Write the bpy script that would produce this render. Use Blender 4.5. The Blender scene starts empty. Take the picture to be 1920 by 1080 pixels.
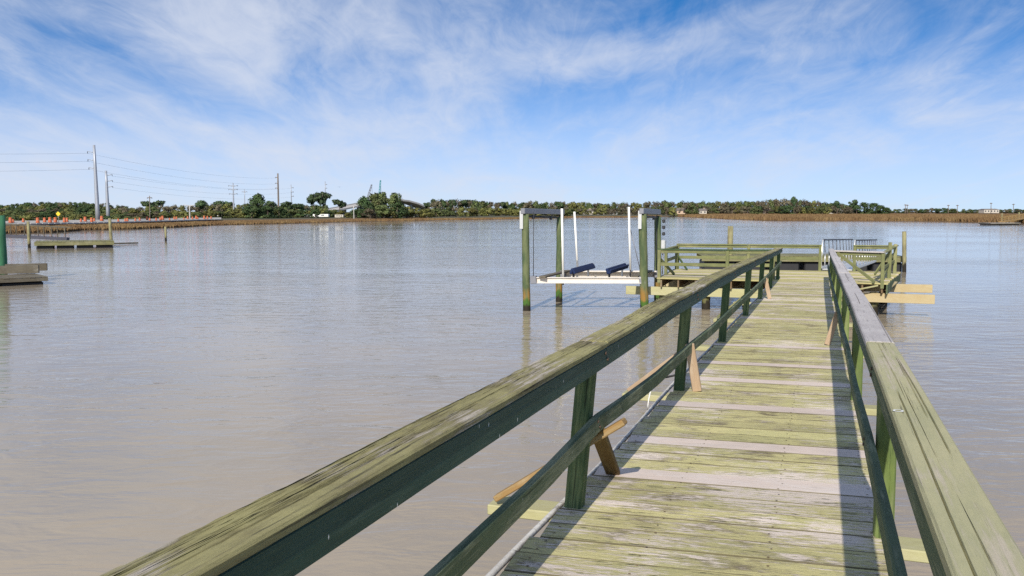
import bpy, bmesh, math, random
import numpy as np
from mathutils import Vector, Matrix
R = math.radians
random.seed(7); rng = np.random.default_rng(7)
SC = bpy.context.scene
COL = SC.collection

# ------------------------------------------------------------------ camera, sky, sun, exposure
F, HZ, CX, CY, ZC = 1650.0, 397.0, 960.0, 540.0, 2.87     # focal length and horizon in 1920-px units, eye height over water
PITCH = math.atan((CY - HZ) / F)
cam = bpy.data.cameras.new('camera'); cam.sensor_width = 36.0; cam.lens = 36.0 * F / 1920.0
cam.clip_start = 0.05; cam.clip_end = 20000
camo = bpy.data.objects.new('camera', cam); COL.objects.link(camo)
camo.location = (0, 0, ZC); camo.rotation_euler = (math.pi / 2 - PITCH, 0, 0)
SC.camera = camo

SUN_EL, SHADOW_AZ = R(34), R(15.0)          # shadows run away from the camera, a little left of the pier
SUN_AZ = SHADOW_AZ + math.pi
W = bpy.data.worlds.new('World'); SC.world = W; W.use_nodes = True
def build_world():
    nt = W.node_tree; N = nt.nodes; L = nt.links; N.clear()
    out = N.new('ShaderNodeOutputWorld'); bg = N.new('ShaderNodeBackground'); bg.inputs['Strength'].default_value = 0.10
    sky = N.new('ShaderNodeTexSky'); sky.sky_type = 'NISHITA'; sky.sun_disc = False
    sky.sun_elevation = SUN_EL; sky.sun_rotation = SUN_AZ; sky.air_density = 1.0; sky.dust_density = 0.35; sky.ozone_density = 2.2; sky.altitude = 0
    tc = N.new('ShaderNodeTexCoord'); sep = N.new('ShaderNodeSeparateXYZ'); L.new(tc.outputs['Generated'], sep.inputs[0])
    def m(op, a, b=None, c=None, clamp=False):
        n = N.new('ShaderNodeMath'); n.operation = op; n.use_clamp = clamp
        for i, v in enumerate((a, b, c)):
            if v is None: continue
            if isinstance(v, (int, float)): n.inputs[i].default_value = v
            else: L.new(v, n.inputs[i])
        return n.outputs[0]
    # the clear blue deepens quickly above the horizon
    lift = N.new('ShaderNodeCombineXYZ'); L.new(sep.outputs[0], lift.inputs[0]); L.new(sep.outputs[1], lift.inputs[1])
    L.new(m('ADD', m('MULTIPLY', sep.outputs[2], 2.5), 0.06), lift.inputs[2])
    nrm = N.new('ShaderNodeVectorMath'); nrm.operation = 'NORMALIZE'; L.new(lift.outputs[0], nrm.inputs[0]); L.new(nrm.outputs[0], sky.inputs['Vector'])
    zz = m('ADD', m('MAXIMUM', sep.outputs[2], 0.0), 0.20)
    u = m('DIVIDE', sep.outputs[0], zz); v = m('DIVIDE', sep.outputs[1], zz)
    comb = N.new('ShaderNodeCombineXYZ'); L.new(u, comb.inputs[0]); L.new(v, comb.inputs[1])
    def noise(scale, rot, sc, detail=6, rough=0.55, dist=0.0, off=(0, 0, 0)):
        mp = N.new('ShaderNodeMapping'); mp.inputs['Rotation'].default_value = (0, 0, rot); mp.inputs['Scale'].default_value = sc; mp.inputs['Location'].default_value = off
        L.new(comb.outputs[0], mp.inputs[0])
        n = N.new('ShaderNodeTexNoise'); n.inputs['Scale'].default_value = scale; n.inputs['Detail'].default_value = detail
        n.inputs['Roughness'].default_value = rough; n.inputs['Distortion'].default_value = dist
        L.new(mp.outputs[0], n.inputs['Vector']); return n.outputs[0]
    def ramp(x, a, b):
        n = N.new('ShaderNodeMapRange'); n.interpolation_type = 'SMOOTHSTEP'; n.inputs[1].default_value = a; n.inputs[2].default_value = b
        L.new(x, n.inputs[0]); return n.outputs[0]
    # long cirrus bands run away from the viewer and fan out overhead, crossed by finer fibres
    broad = noise(0.70, R(9), (0.95, 0.85, 1), 4, 0.5, 0.9, (7.7, 1.3, 0))
    streak = noise(1.30, R(9), (1.35, 0.62, 1), 8, 0.60, 0.8, (1.9, 7.7, 0))
    fine = noise(4.2, R(-30), (1.7, 0.62, 1), 9, 0.66, 1.0)
    s = m('ADD', m('MULTIPLY', broad, 0.52), m('ADD', m('MULTIPLY', streak, 0.50), m('MULTIPLY', fine, 0.28)))
    # the veil is thicker on the left of the view
    s = m('SUBTRACT', s, m('MULTIPLY', sep.outputs[0], 0.13))
    cl = m('MULTIPLY', ramp(s, 0.46, 0.88), 0.84)
    haze = m('MULTIPLY', ramp(m('MAXIMUM', sep.outputs[2], 0.0), 0.19, 0.0), 0.78)      # the long path through air near the horizon
    cl = m('SUBTRACT', 1.0, m('MULTIPLY', m('SUBTRACT', 1.0, cl), m('SUBTRACT', 1.0, haze)))
    mix = N.new('ShaderNodeMix'); mix.data_type = 'RGBA'
    tint = N.new('ShaderNodeMix'); tint.data_type = 'RGBA'; tint.blend_type = 'MULTIPLY'; tint.inputs[0].default_value = 1.0
    L.new(sky.outputs[0], tint.inputs[6]); tint.inputs[7].default_value = (0.29, 0.90, 1.36, 1)
    L.new(cl, mix.inputs[0]); L.new(tint.outputs[2], mix.inputs[6]); mix.inputs[7].default_value = (5.5, 5.9, 6.8, 1)
    L.new(mix.outputs[2], bg.inputs[0]); L.new(bg.outputs[0], out.inputs[0])
build_world()
sun = bpy.data.lights.new('sun', 'SUN'); sun.energy = 4.2; sun.angle = R(0.53); sun.color = (1.0, 0.93, 0.82)
suno = bpy.data.objects.new('sun', sun); COL.objects.link(suno)
sd = Vector((math.sin(SHADOW_AZ) * math.cos(SUN_EL), math.cos(SHADOW_AZ) * math.cos(SUN_EL), -math.sin(SUN_EL)))
suno.rotation_euler = sd.to_track_quat('-Z', 'Y').to_euler(); suno.location = (0, -20, 30)
SC.view_settings.view_transform = 'Standard'; SC.view_settings.look = 'None'
SC.view_settings.exposure = 0.35; SC.view_settings.gamma = 1.0; SC.view_settings.use_curve_mapping = False
SC.cycles.use_denoising = False

# ------------------------------------------------------------------ geometry of the place
RT = Vector((1, 0, 0)); FW = Vector((0, math.cos(PITCH), -math.sin(PITCH))); UPV = Vector((0, math.sin(PITCH), math.cos(PITCH)))
EYE = Vector((0, 0, ZC)); Z = Vector((0, 0, 1))
def ray(x, y): return (RT * ((x - CX) / F) + FW + UPV * ((CY - y) / F)).normalized()
def ground(x, y, z=0.0):
    r = ray(x, y); return EYE + r * ((z - ZC) / r.z)
def at(x, y, D):
    r = ray(x, y); return EYE + r * (D / r.y)
DV = ray(1545, 427)                                   # the pier runs this way, sloping gently down
CR = Vector((DV.y, -DV.x, 0)).normalized()            # across it, to the right
DH = Vector((DV.x, DV.y, 0)).normalized()
ORG = EYE - Z * 1.5
def P(s, t, h=0.0): return ORG + DV * s + CR * t + Z * h
def lerp(a, b, k): return a + (b - a) * k
def interp(x, xs, ys): return float(np.interp(x, xs, ys))

# ------------------------------------------------------------------ object helpers
MW = {}
def tag(o, label=None, cat=None, group=None, kind=None):
    if label: o['label'] = label
    if cat: o['category'] = cat
    if group: o['group'] = group
    if kind: o['kind'] = kind
    return o
def link(o, M, parent=None):
    COL.objects.link(o); MW[o.name] = M
    if parent is not None:
        o.parent = parent; o.matrix_basis = MW[parent.name].inverted() @ M
    else: o.matrix_basis = M
    return o
def thing(name, label, cat, loc, group=None):
    o = bpy.data.objects.new(name, None); o.empty_display_size = 0.2
    link(o, Matrix.Translation(Vector(loc))); return tag(o, label, cat, group)
def mesh_obj(name, me, mat, M=None, parent=None, smooth=False):
    o = bpy.data.objects.new(name, me)
    if mat is not None and not me.materials: me.materials.append(mat)
    elif mat is not None and me.materials[0] != mat:
        o.material_slots[0].link = 'OBJECT'; o.material_slots[0].material = mat
    if smooth:
        me.polygons.foreach_set('use_smooth', [True] * len(me.polygons))
    return link(o, M or Matrix.Identity(4), parent)
def pymesh(name, V, Fc):
    me = bpy.data.meshes.new(name); me.from_pydata([tuple(v) for v in V], [], Fc); me.update(); return me
BOX = {}
def box_mesh(l, w, h, bev=0.006):
    k = (round(l, 2), round(w, 3), round(h, 3), bev)
    if k in BOX: return BOX[k]
    bm = bmesh.new(); bmesh.ops.create_cube(bm, size=1.0)
    for v in bm.verts: v.co = Vector((v.co.x * k[0], v.co.y * k[1], v.co.z * k[2]))
    if bev: bmesh.ops.bevel(bm, geom=bm.edges[:], offset=min(bev, k[1] * .3, k[2] * .3), segments=1, affect='EDGES')
    me = bpy.data.meshes.new('timber'); bm.to_mesh(me); bm.free(); BOX[k] = me; return me
PLK = {}
def plank_mesh(l, w, h, top):
    k = (round(l, 2), round(w, 3), round(h, 3), top.name)
    if k in PLK: return PLK[k]
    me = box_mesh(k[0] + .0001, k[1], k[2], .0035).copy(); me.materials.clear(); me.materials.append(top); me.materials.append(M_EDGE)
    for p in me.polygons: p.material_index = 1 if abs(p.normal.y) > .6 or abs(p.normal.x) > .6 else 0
    PLK[k] = me; return me
def frame(p0, p1, up=Z):
    x = (p1 - p0).normalized(); y = up.cross(x)
    if y.length < 1e-4: y = Vector((0, 1, 0)).cross(x)
    y.normalize(); z = x.cross(y)
    return Matrix(((x.x, y.x, z.x, 0), (x.y, y.y, z.y, 0), (x.z, y.z, z.z, 0), (0, 0, 0, 1)))
def beam(name, p0, p1, w, h, mat, parent=None, up=Z, bev=0.006, roll=0.0):
    p0, p1 = Vector(p0), Vector(p1)
    M = Matrix.Translation((p0 + p1) / 2) @ frame(p0, p1, up) @ Matrix.Rotation(roll, 4, 'X')
    return mesh_obj(name, box_mesh((p1 - p0).length, w, h, bev), mat, M, parent)
TUB = {}
def tube_mesh(L_, r0, r1, seg=12, rings=1, wob=0.0):
    k = (round(L_, 2), round(r0, 3), round(r1, 3), seg, rings, wob)
    if k in TUB: return TUB[k]
    V, Fc = [], []
    for i in range(rings + 1):
        f = i / rings; rr = lerp(r0, r1, f)
        ox, oy = (random.uniform(-wob, wob), random.uniform(-wob, wob)) if wob else (0, 0)
        for j in range(seg):
            a = 2 * math.pi * j / seg; q = rr * (1 + (random.uniform(-.04, .04) if wob else 0))
            V.append((L_ * f, ox + q * math.cos(a), oy + q * math.sin(a)))
    for i in range(rings):
        for j in range(seg):
            a, b = i * seg + j, i * seg + (j + 1) % seg
            Fc.append((a, a + seg, b + seg, b))
    Fc.append(tuple(range(seg))); Fc.append(tuple(reversed(range(rings * seg, rings * seg + seg))))
    me = pymesh('tube', V, Fc)
    me.polygons.foreach_set('use_smooth', [len(p.vertices) == 4 for p in me.polygons])
    TUB[k] = me; return me
def tube(name, p0, p1, r0, mat, parent=None, r1=None, seg=12, rings=1, wob=0.0):
    p0, p1 = Vector(p0), Vector(p1)
    return mesh_obj(name, tube_mesh((p1 - p0).length, r0, r0 if r1 is None else r1, seg, rings, wob), mat, Matrix.Translation(p0) @ frame(p0, p1), parent)
def path_tube(name, pts, r, mat, parent=None, seg=6):
    pts = [Vector(p) for p in pts]; o = pts[0]; V, Fc = [], []
    for i, p in enumerate(pts):
        a = pts[max(0, i - 1)]; b = pts[min(len(pts) - 1, i + 1)]; Mf = frame(a, b).to_3x3()
        for j in range(seg):
            an = 2 * math.pi * j / seg; V.append(p - o + Mf @ Vector((0, r * math.cos(an), r * math.sin(an))))
    for i in range(len(pts) - 1):
        for j in range(seg):
            a, b = i * seg + j, i * seg + (j + 1) % seg; Fc.append((a, a + seg, b + seg, b))
    me = pymesh(name, V, Fc); me.polygons.foreach_set('use_smooth', [True] * len(me.polygons))
    return mesh_obj(name, me, mat, Matrix.Translation(o), parent)
def rail_board(name, pts, w, h, mat, parent, cracks=0, seed=0, step=0.06, rough=0.0015, splinter=0.0):
    """a sawn board swept along pts (its top centre line); checks along the grain are cut into its top"""
    rg = random.Random(seed); pts = [Vector(p) for p in pts]
    seg = [0.0]
    for a, b in zip(pts, pts[1:]): seg.append(seg[-1] + (b - a).length)
    n = max(2, int(seg[-1] / step)); M = Matrix.Translation(pts[0]) @ frame(pts[0], pts[-1]); Mi = M.inverted()
    ck = []
    for _ in range(cracks):
        ck.append((rg.uniform(-.42, .42), rg.uniform(-.1, .7) * seg[-1], rg.uniform(.35, .9) * seg[-1], rg.uniform(.004, .011), rg.uniform(0, 6)))
    ck.sort()
    V, Fc, rows = [], [], []
    for i in range(n + 1):
        x = seg[-1] * i / n
        p = Vector([np.interp(x, seg, [q[k] for q in pts]) for k in range(3)])
        q = Vector([np.interp(min(x + .05, seg[-1]), seg, [q[k] for q in pts]) for k in range(3)]); q0 = Vector([np.interp(max(x - .05, 0), seg, [q[k] for q in pts]) for k in range(3)])
        dv = (q - q0).normalized(); sv = Vector((dv.y, -dv.x, 0)).normalized()
        bv = 0.007
        ov = w / 2 + (splinter * (math.sin(x * 5 + seed) + rg.uniform(-1, 1)) if splinter else 0)
        prof = [(-ov + .002, -h), (-ov, -bv), (-ov + bv, 0)]
        for (c, a0, ln, dp, ph) in ck:
            cc = c * w + .004 * math.sin(x * 1.7 + ph); k = max(0.0, min(1.0, min(x - a0, a0 + ln - x) / .15)) * dp
            prof += [(cc - .0035, rg.uniform(-rough, 0)), (cc, -k - .0002), (cc + .0035, rg.uniform(-rough, 0))]
        prof += [(w / 2 - bv, 0), (w / 2, -bv), (w / 2 - .002, -h)]
        for (a, b) in prof:
            V.append(Mi @ (p + sv * a + Z * b))
        m = len(prof)
    for i in range(n):
        for j in range(m):
            a, b = i * m + j, i * m + (j + 1) % m; Fc.append((a, b, b + m, a + m))
    Fc.append(tuple(reversed(range(m)))); Fc.append(tuple(range(n * m, n * m + m)))
    me = pymesh(name, V, Fc)
    bm = bmesh.new(); bm.from_mesh(me); bmesh.ops.recalc_face_normals(bm, faces=bm.faces); bm.to_mesh(me); bm.free()
    return mesh_obj(name, me, mat, M, parent)

# ------------------------------------------------------------------ materials
class NB:
    def __init__(s, name):
        s.m = bpy.data.materials.new(name); s.m.use_nodes = True; s.N = s.m.node_tree.nodes; s.L = s.m.node_tree.links
        s.b = s.N['Principled BSDF']
    def set(s, sock, v):
        if isinstance(v, bpy.types.NodeSocket): s.L.new(v, sock)
        else: sock.default_value = v
    def math(s, op, a, b=None, clamp=False):
        n = s.N.new('ShaderNodeMath'); n.operation = op; n.use_clamp = clamp; s.set(n.inputs[0], a)
        if b is not None: s.set(n.inputs[1], b)
        return n.outputs[0]
    def vmath(s, op, a, b):
        n = s.N.new('ShaderNodeVectorMath'); n.operation = op; s.set(n.inputs[0], a); s.set(n.inputs[1], b); return n.outputs[0]
    def noise(s, vec, scale, detail=5, rough=.55, dist=0.0):
        n = s.N.new('ShaderNodeTexNoise'); s.set(n.inputs['Vector'], vec); n.inputs['Scale'].default_value = scale
        n.inputs['Detail'].default_value = detail; n.inputs['Roughness'].default_value = rough; n.inputs['Distortion'].default_value = dist
        return n.outputs[0]
    def ramp(s, x, a, b, lo=0.0, hi=1.0):
        n = s.N.new('ShaderNodeMapRange'); n.interpolation_type = 'SMOOTHSTEP'; s.set(n.inputs[0], x)
        for i, v in enumerate((a, b, lo, hi)): n.inputs[i + 1].default_value = v
        return n.outputs[0]
    def mix(s, f, a, b, blend='MIX'):
        n = s.N.new('ShaderNodeMix'); n.data_type = 'RGBA'; n.blend_type = blend; s.set(n.inputs[0], f)
        for i, v in ((6, a), (7, b)):
            s.set(n.inputs[i], v if isinstance(v, bpy.types.NodeSocket) else (v[0], v[1], v[2], 1))
        return n.outputs[2]
    def obj(s): return s.N.new('ShaderNodeTexCoord').outputs['Object']
    def pos(s): return s.N.new('ShaderNodeNewGeometry').outputs['Position']
    def rand(s): return s.N.new('ShaderNodeObjectInfo').outputs['Random']
    def bump(s, h, strength, dist):
        n = s.N.new('ShaderNodeBump'); n.inputs['Strength'].default_value = strength; n.inputs['Distance'].default_value = dist
        s.set(n.inputs['Height'], h); s.L.new(n.outputs[0], s.b.inputs['Normal'])
    def done(s, col, rough=.8, spec=.3):
        s.set(s.b.inputs['Base Color'], col if isinstance(col, bpy.types.NodeSocket) else (*col, 1)); s.set(s.b.inputs['Roughness'], rough)
        s.b.inputs['Specular IOR Level'].default_value = spec; return s.m
def wood(name, a, b, bare, crack=(.035, .03, .022), wear=(.52, .68), blotch=(.40, .62), specks=0.0, tint=0.16, crk=(.30, .40), bump=.5, wearworld=True, green=None, rough=.82, gl=3.2, checks=0.0, knots=0.0):
    n = NB(name); rd = n.rand(); oc = n.obj()
    off = n.N.new('ShaderNodeCombineXYZ'); n.set(off.inputs[0], n.math('MULTIPLY', rd, 57.0)); n.set(off.inputs[1], n.math('MULTIPLY', rd, 31.0)); n.set(off.inputs[2], n.math('MULTIPLY', rd, 17.0))
    v = n.vmath('ADD', oc, off.outputs[0])
    g1 = n.noise(n.vmath('MULTIPLY', v, (gl, 34, 34)), 1.0, 9, .66, .35)
    g2 = n.noise(n.vmath('MULTIPLY', v, (gl * 5, 90, 90)), 1.0, 6, .7, .2)
    bl = n.noise(n.vmath('MULTIPLY', v, (1.6, 4.0, 4.0)), 1.7, 6, .65, .5)
    wp = n.pos()
    big = n.noise(wp, 0.85, 4, .6, .5) if wearworld else n.noise(v, 0.9, 4, .6)
    mx = n.math('ADD', n.math('MULTIPLY', bl, .50), n.math('MULTIPLY', g1, .32))
    mx = n.math('ADD', mx, n.math('MULTIPLY', n.noise(wp, 1.9, 4, .6, .6), .18))
    c = n.mix(n.ramp(mx, *blotch), a, b)
    if green: c = n.mix(n.ramp(n.noise(wp, 1.7, 3, .55), .48, .64, 0, .8), c, green)
    w = n.math('ADD', n.math('ADD', n.math('MULTIPLY', big, .34), n.math('MULTIPLY', bl, .22)), n.math('ADD', n.math('MULTIPLY', g1, .30), n.math('MULTIPLY', g2, .22)))
    c = n.mix(n.ramp(w, *wear), c, bare)
    dk = n.ramp(n.math('ADD', n.math('MULTIPLY', g1, .75), n.math('MULTIPLY', g2, .25)), crk[0], crk[1], 1.0, 0.0)
    c = n.mix(n.math('MULTIPLY', dk, .85), c, crack)
    if knots:
        vk = n.N.new('ShaderNodeTexVoronoi'); vk.inputs['Scale'].default_value = 1.0; n.set(vk.inputs['Vector'], n.vmath('MULTIPLY', v, (1.5, 4.2, 4.2)))
        c = n.mix(n.ramp(vk.outputs['Distance'], .05, .11, knots, 0.0), c, crack)
    if checks:
        ck = n.noise(n.vmath('MULTIPLY', v, (gl * .8, 46, 46)), 1.0, 4, .75, .25)
        c = n.mix(n.math('MULTIPLY', n.ramp(ck, .335, .395, 1.0, 0.0), n.ramp(bl, .42, .56, .25, checks)), c, crack)
    val = n.math('ADD', 1.0 - tint / 2, n.math('MULTIPLY', rd, tint))
    hs = n.N.new('ShaderNodeHueSaturation'); n.set(hs.inputs['Value'], val); n.set(hs.inputs['Color'], c)
    hs.inputs['Hue'].default_value = .5; c = hs.outputs[0]
    if specks:
        vo = n.N.new('ShaderNodeTexVoronoi'); vo.inputs['Scale'].default_value = 1.0; n.set(vo.inputs['Vector'], n.vmath('MULTIPLY', v, (22, 8, 8)))
        c = n.mix(n.ramp(vo.outputs['Distance'], .04, .075, specks, 0.0), c, (.75, .75, .72))
    h = n.math('ADD', n.math('MULTIPLY', g1, .7), n.math('MULTIPLY', g2, .45)); n.bump(h, bump, .012)
    return n.done(c, rough, .22)
def plain(name, col, rough=.6, metal=0.0, var=.25, scale=3.0, spec=.4):
    n = NB(name); k = n.noise(n.obj(), scale, 5, .6)
    c = n.mix(k, tuple(x * (1 - var) for x in col), tuple(min(1, x * (1 + var)) for x in col)); n.b.inputs['Metallic'].default_value = metal
    n.bump(k, .15, .01); return n.done(c, rough, spec)

M_DECK = wood('deck_paint_worn', (.50, .45, .215), (.19, .155, .09), (.66, .57, .49), wear=(.543, .605), blotch=(.475, .585), crk=(.36, .45), green=(.44, .41, .19), gl=4.0, tint=.3, bump=1.0, checks=.75)
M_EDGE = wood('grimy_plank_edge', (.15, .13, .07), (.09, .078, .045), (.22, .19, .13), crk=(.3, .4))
M_NEW = wood('new_plank', (.60, .50, .43), (.50, .42, .36), (.62, .55, .50), crack=(.12, .08, .06), crk=(.27, .35), tint=.12, bump=.35, knots=.9, checks=.35)
M_CAPL = wood('cap_olive_weathered', (.33, .30, .135), (.155, .13, .065), (.44, .39, .32), wear=(.565, .635), crk=(.36, .46), bump=1.0, gl=.8, checks=1.0)
M_CAPR = wood('cap_sage_weathered', (.42, .39, .225), (.34, .33, .185), (.47, .41, .31), wear=(.54, .64), crk=(.31, .40), bump=.7, gl=.9, checks=.6, knots=.4)
M_GREY = wood('cap_grey_bare', (.48, .45, .43), (.37, .34, .33), (.54, .50, .48), crk=(.28, .38), bump=.6, checks=.4)
M_PAINT = wood('dark_green_paint', (.034, .078, .060), (.027, .062, .044), (.06, .105, .078), crack=(.02, .03, .025), specks=1.0, crk=(.31, .38), bump=.6, wear=(.55, .66), rough=.6, checks=.5, gl=1.0)
M_POSTR = wood('yellow_green_post', (.15, .20, .055), (.075, .115, .04), (.23, .25, .11), crack=(.02, .03, .015), crk=(.34, .43), bump=.7, checks=.5, gl=1.2)  # right rail posts: a brighter, yellower green than the left ones
M_POST = wood('green_post', (.062, .105, .045), (.038, .068, .032), (.15, .19, .085), crack=(.016, .022, .012), crk=(.36, .45), bump=.8, checks=.7, wear=(.54, .64), gl=1.2)
M_MID = wood('mid_rail_green', (.10, .135, .075), (.06, .085, .05), (.22, .24, .15), crack=(.03, .04, .025), specks=.5, crk=(.33, .42), bump=.7, checks=.6, wear=(.53, .63), gl=1.2)
M_PLAT = wood('platform_deck', (.45, .405, .185), (.29, .25, .125), (.50, .445, .31), wear=(.58, .70), blotch=(.42, .66), crk=(.27, .36))
M_RAILG = wood('platform_rail_green', (.19, .20, .085), (.11, .125, .06), (.32, .30, .16), crk=(.26, .35), bump=.4)
M_TREAT = wood('fresh_lumber', (.46, .385, .23), (.41, .315, .165), (.50, .44, .29), crack=(.26, .16, .08), crk=(.29, .37), tint=.1, bump=.3, wear=(.5, .7), knots=.8)
M_PALEG = wood('pale_green_lumber', (.40, .385, .21), (.32, .30, .15), (.44, .42, .28), crk=(.22, .30), bump=.2)
M_ORANGE = wood('orange_brown_lumber', (.30, .18, .07), (.25, .18, .065), (.38, .29, .175), crk=(.24, .32), bump=.25)
M_PINK = wood('raw_brace_lumber', (.40, .285, .185), (.31, .22, .14), (.46, .37, .27), crk=(.24, .32), bump=.25)
M_BROWN = wood('brown_brace_lumber', (.16, .10, .035), (.10, .065, .025), (.24, .18, .08), crk=(.26, .34), bump=.25)
M_JOIST = wood('old_joist', (.22, .15, .085), (.12, .08, .05), (.30, .26, .18), crk=(.28, .36))
M_OLDD = wood('old_dock_grey', (.14, .122, .088), (.08, .068, .05), (.24, .22, .18), crk=(.28, .38))
M_OLIVED = wood('old_dock_olive', (.19, .185, .085), (.11, .105, .055), (.29, .27, .17), crk=(.28, .38))
def piling(name, top, low, rust, zr=.30, zw=.17):
    """treated pile: green with algae, a rusty tide band and a black wet foot"""
    n = NB(name); p = n.pos(); sp = n.N.new('ShaderNodeSeparateXYZ'); n.set(sp.inputs[0], p)
    oc = n.vmath('ADD', n.obj(), n.rand()); g = n.noise(n.vmath('MULTIPLY', oc, (.9, 14, 14)), 1.0, 7, .62, .3); bl = n.noise(n.vmath('MULTIPLY', oc, (1.2, 4, 4)), 1.5, 5, .6)
    c = n.mix(n.ramp(bl, .38, .64), top, low)
    zz = n.math('ADD', sp.outputs[2], n.math('MULTIPLY', n.math('SUBTRACT', bl, .5), .5))
    c = n.mix(n.math('MULTIPLY', n.ramp(zz, zr + .45, zr + .18, 0, 1), n.ramp(g, .38, .55, .15, .95)), c, rust)
    c = n.mix(n.ramp(zz, zr + .10, zr - .02), c, (.055, .12, .02))
    c = n.mix(n.ramp(zz, zw + .05, zw - .06), c, (.022, .018, .012))
    c = n.mix(n.ramp(g, .30, .40, .8, 0), c, (.03, .035, .02)); n.bump(g, .5, .015)
    return n.done(c, .8, .25)
M_PILE = piling('lift_pile', (.135, .155, .075), (.065, .095, .045), (.27, .15, .035))
M_PILE2 = piling('dock_pile', (.19, .19, .09), (.13, .12, .07), (.12, .12, .04), .10, .30)
M_PILEG = piling('green_pile', (.05, .155, .08), (.06, .20, .10), (.16, .26, .10), .1, .1)
M_PILEO = piling('old_pile', (.27, .25, .13), (.17, .15, .085), (.13, .11, .05), .1, .35)
M_ALU = plain('aluminium', (.62, .62, .60), .42, .55, .15)
M_GALV = plain('galvanised_steel', (.22, .225, .25), .5, .3, .25)
M_WHITEB = plain('white_lift_beam', (.68, .63, .56), .6, 0, .15)
M_PVC = plain('white_pvc', (.80, .79, .75), .35, 0, .06)
M_BLUE = plain('blue_carpet', (.010, .022, .075), .95, 0, .35, 30)
M_DARK = plain('dark_steel', (.05, .05, .055), .55, .4)
M_SLATE = plain('slate_decking', (.075, .075, .095), .8)
M_BLACK = plain('black_rubber', (.02, .02, .022), .6)
M_PIPE = wood('weathered_pipe', (.60, .58, .54), (.45, .42, .38), (.7, .68, .64), crack=(.08, .07, .06), crk=(.34, .46), bump=.3)
M_POLE = plain('steel_pole', (.36, .38, .42), .5, .4, .12)
M_POLEW = plain('wood_pole', (.17, .14, .115), .85)
M_CONC = plain('concrete', (.44, .42, .39), .85, 0, .12)
M_ORNG = plain('barrel_orange', (.50, .125, .05), .6, 0, .3)
M_WHITE = plain('white_paint', (.78, .78, .75), .5, 0, .08)
M_YEL = plain('yellow_sign', (.80, .55, .03), .5, 0, .05)
M_ASPH = plain('pale_road', (.36, .34, .31), .9)
M_ROOF = plain('roof_shingle', (.14, .12, .11), .9)
M_TEAL = plain('teal_crane', (.06, .28, .30), .5)
M_WALL1 = plain('cream_siding', (.48, .44, .38), .8); M_WALL2 = plain('grey_siding', (.42, .42, .42), .8); M_WALL3 = plain('tan_siding', (.50, .38, .28), .8)
M_GLASS = plain('window_glass', (.04, .05, .06), .12, 0, .1, 3, .6)
def leafmat(name, a, b, c):
    n = NB(name); rd = n.rand(); k = n.noise(n.obj(), .55, 4, .6); f = n.noise(n.obj(), 3.5, 3, .6)
    col = n.mix(n.ramp(k, .38, .62), a, b); col = n.mix(n.ramp(f, .5, .72, 0, .8), col, c)
    hs = n.N.new('ShaderNodeHueSaturation'); n.set(hs.inputs['Color'], col); n.set(hs.inputs['Value'], n.math('ADD', .75, n.math('MULTIPLY', rd, .5))); n.set(hs.inputs['Hue'], n.math('ADD', .495, n.math('MULTIPLY', rd, .02)))
    return n.done(hs.outputs[0], .75, .2)
L_OAK = leafmat('oak_leaves', (0.083, 0.108, 0.040), (0.127, 0.150, 0.054), (0.196, 0.180, 0.083))
L_DARK = leafmat('evergreen_leaves', (0.044, 0.074, 0.030), (0.074, 0.113, 0.040), (0.127, 0.143, 0.053))
L_OLIVE = leafmat('olive_leaves', (0.180, 0.173, 0.053), (0.127, 0.143, 0.048), (0.270, 0.226, 0.090))
L_BROWN = leafmat('winter_twigs', (.155, .130, .085), (.125, .110, .07), (.21, .18, .125))
L_PINE = leafmat('pine_needles', (0.052, 0.088, 0.040), (0.083, 0.120, 0.052), (0.127, 0.150, 0.074))
M_BARK = plain('bark', (.13, .10, .075), .95)
M_REED = None

def water_mat():
    n = NB('water'); p = n.pos()
    mp = n.N.new('ShaderNodeMapping'); mp.inputs['Rotation'].default_value = (0, 0, R(12)); mp.inputs['Scale'].default_value = (.62, 1.35, 1); n.set(mp.inputs[0], p); v = mp.outputs[0]
    w1 = n.noise(v, 1.6, 3, .55, .6); w2 = n.noise(v, 4.5, 4, .6, .4); w3 = n.noise(v, .35, 2, .5)
    mp2 = n.N.new('ShaderNodeMapping'); mp2.inputs['Scale'].default_value = (.02, .055, 1); n.set(mp2.inputs[0], p)
    patch = n.noise(mp2.outputs[0], 1.0, 4, .55, .5)
    h = n.math('ADD', n.math('MULTIPLY', w1, .60), n.math('ADD', n.math('MULTIPLY', w2, .15), n.math('MULTIPLY', w3, .5)))
    h = n.math('MULTIPLY', h, n.ramp(patch, .35, .62, .55, 1.15))
    bp = n.N.new('ShaderNodeBump'); bp.inputs['Strength'].default_value = 1.0; bp.inputs['Distance'].default_value = .052; n.set(bp.inputs['Height'], h); n.L.new(bp.outputs[0], n.b.inputs['Normal'])
    c = n.mix(n.ramp(n.noise(p, .25, 3, .5), .3, .7), (.36, .295, .21), (.318, .27, .203))
    n.b.inputs['IOR'].default_value = 1.33
    return n.done(c, n.ramp(patch, .4, .7, .03, .09), .5)
M_WATER = water_mat()
def land_mat():
    n = NB('marsh_ground'); p = n.pos(); sp = n.N.new('ShaderNodeSeparateXYZ'); n.set(sp.inputs[0], p)
    mp = n.N.new('ShaderNodeMapping'); mp.inputs['Scale'].default_value = (.05, .012, 1); n.set(mp.inputs[0], p)
    k = n.noise(mp.outputs[0], 1.0, 6, .6, .5); f = n.noise(p, .6, 5, .65)
    c = n.mix(n.ramp(k, .35, .65), (.14, .085, .045), (.205, .13, .068)); c = n.mix(n.ramp(f, .5, .7, 0, .5), c, (.15, .11, .05))
    c = n.mix(n.ramp(sp.outputs[2], .16, .04), c, (.075, .052, .035)); n.bump(f, .6, .3)
    return n.done(c, .95, .1)
M_LAND = land_mat()
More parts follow.
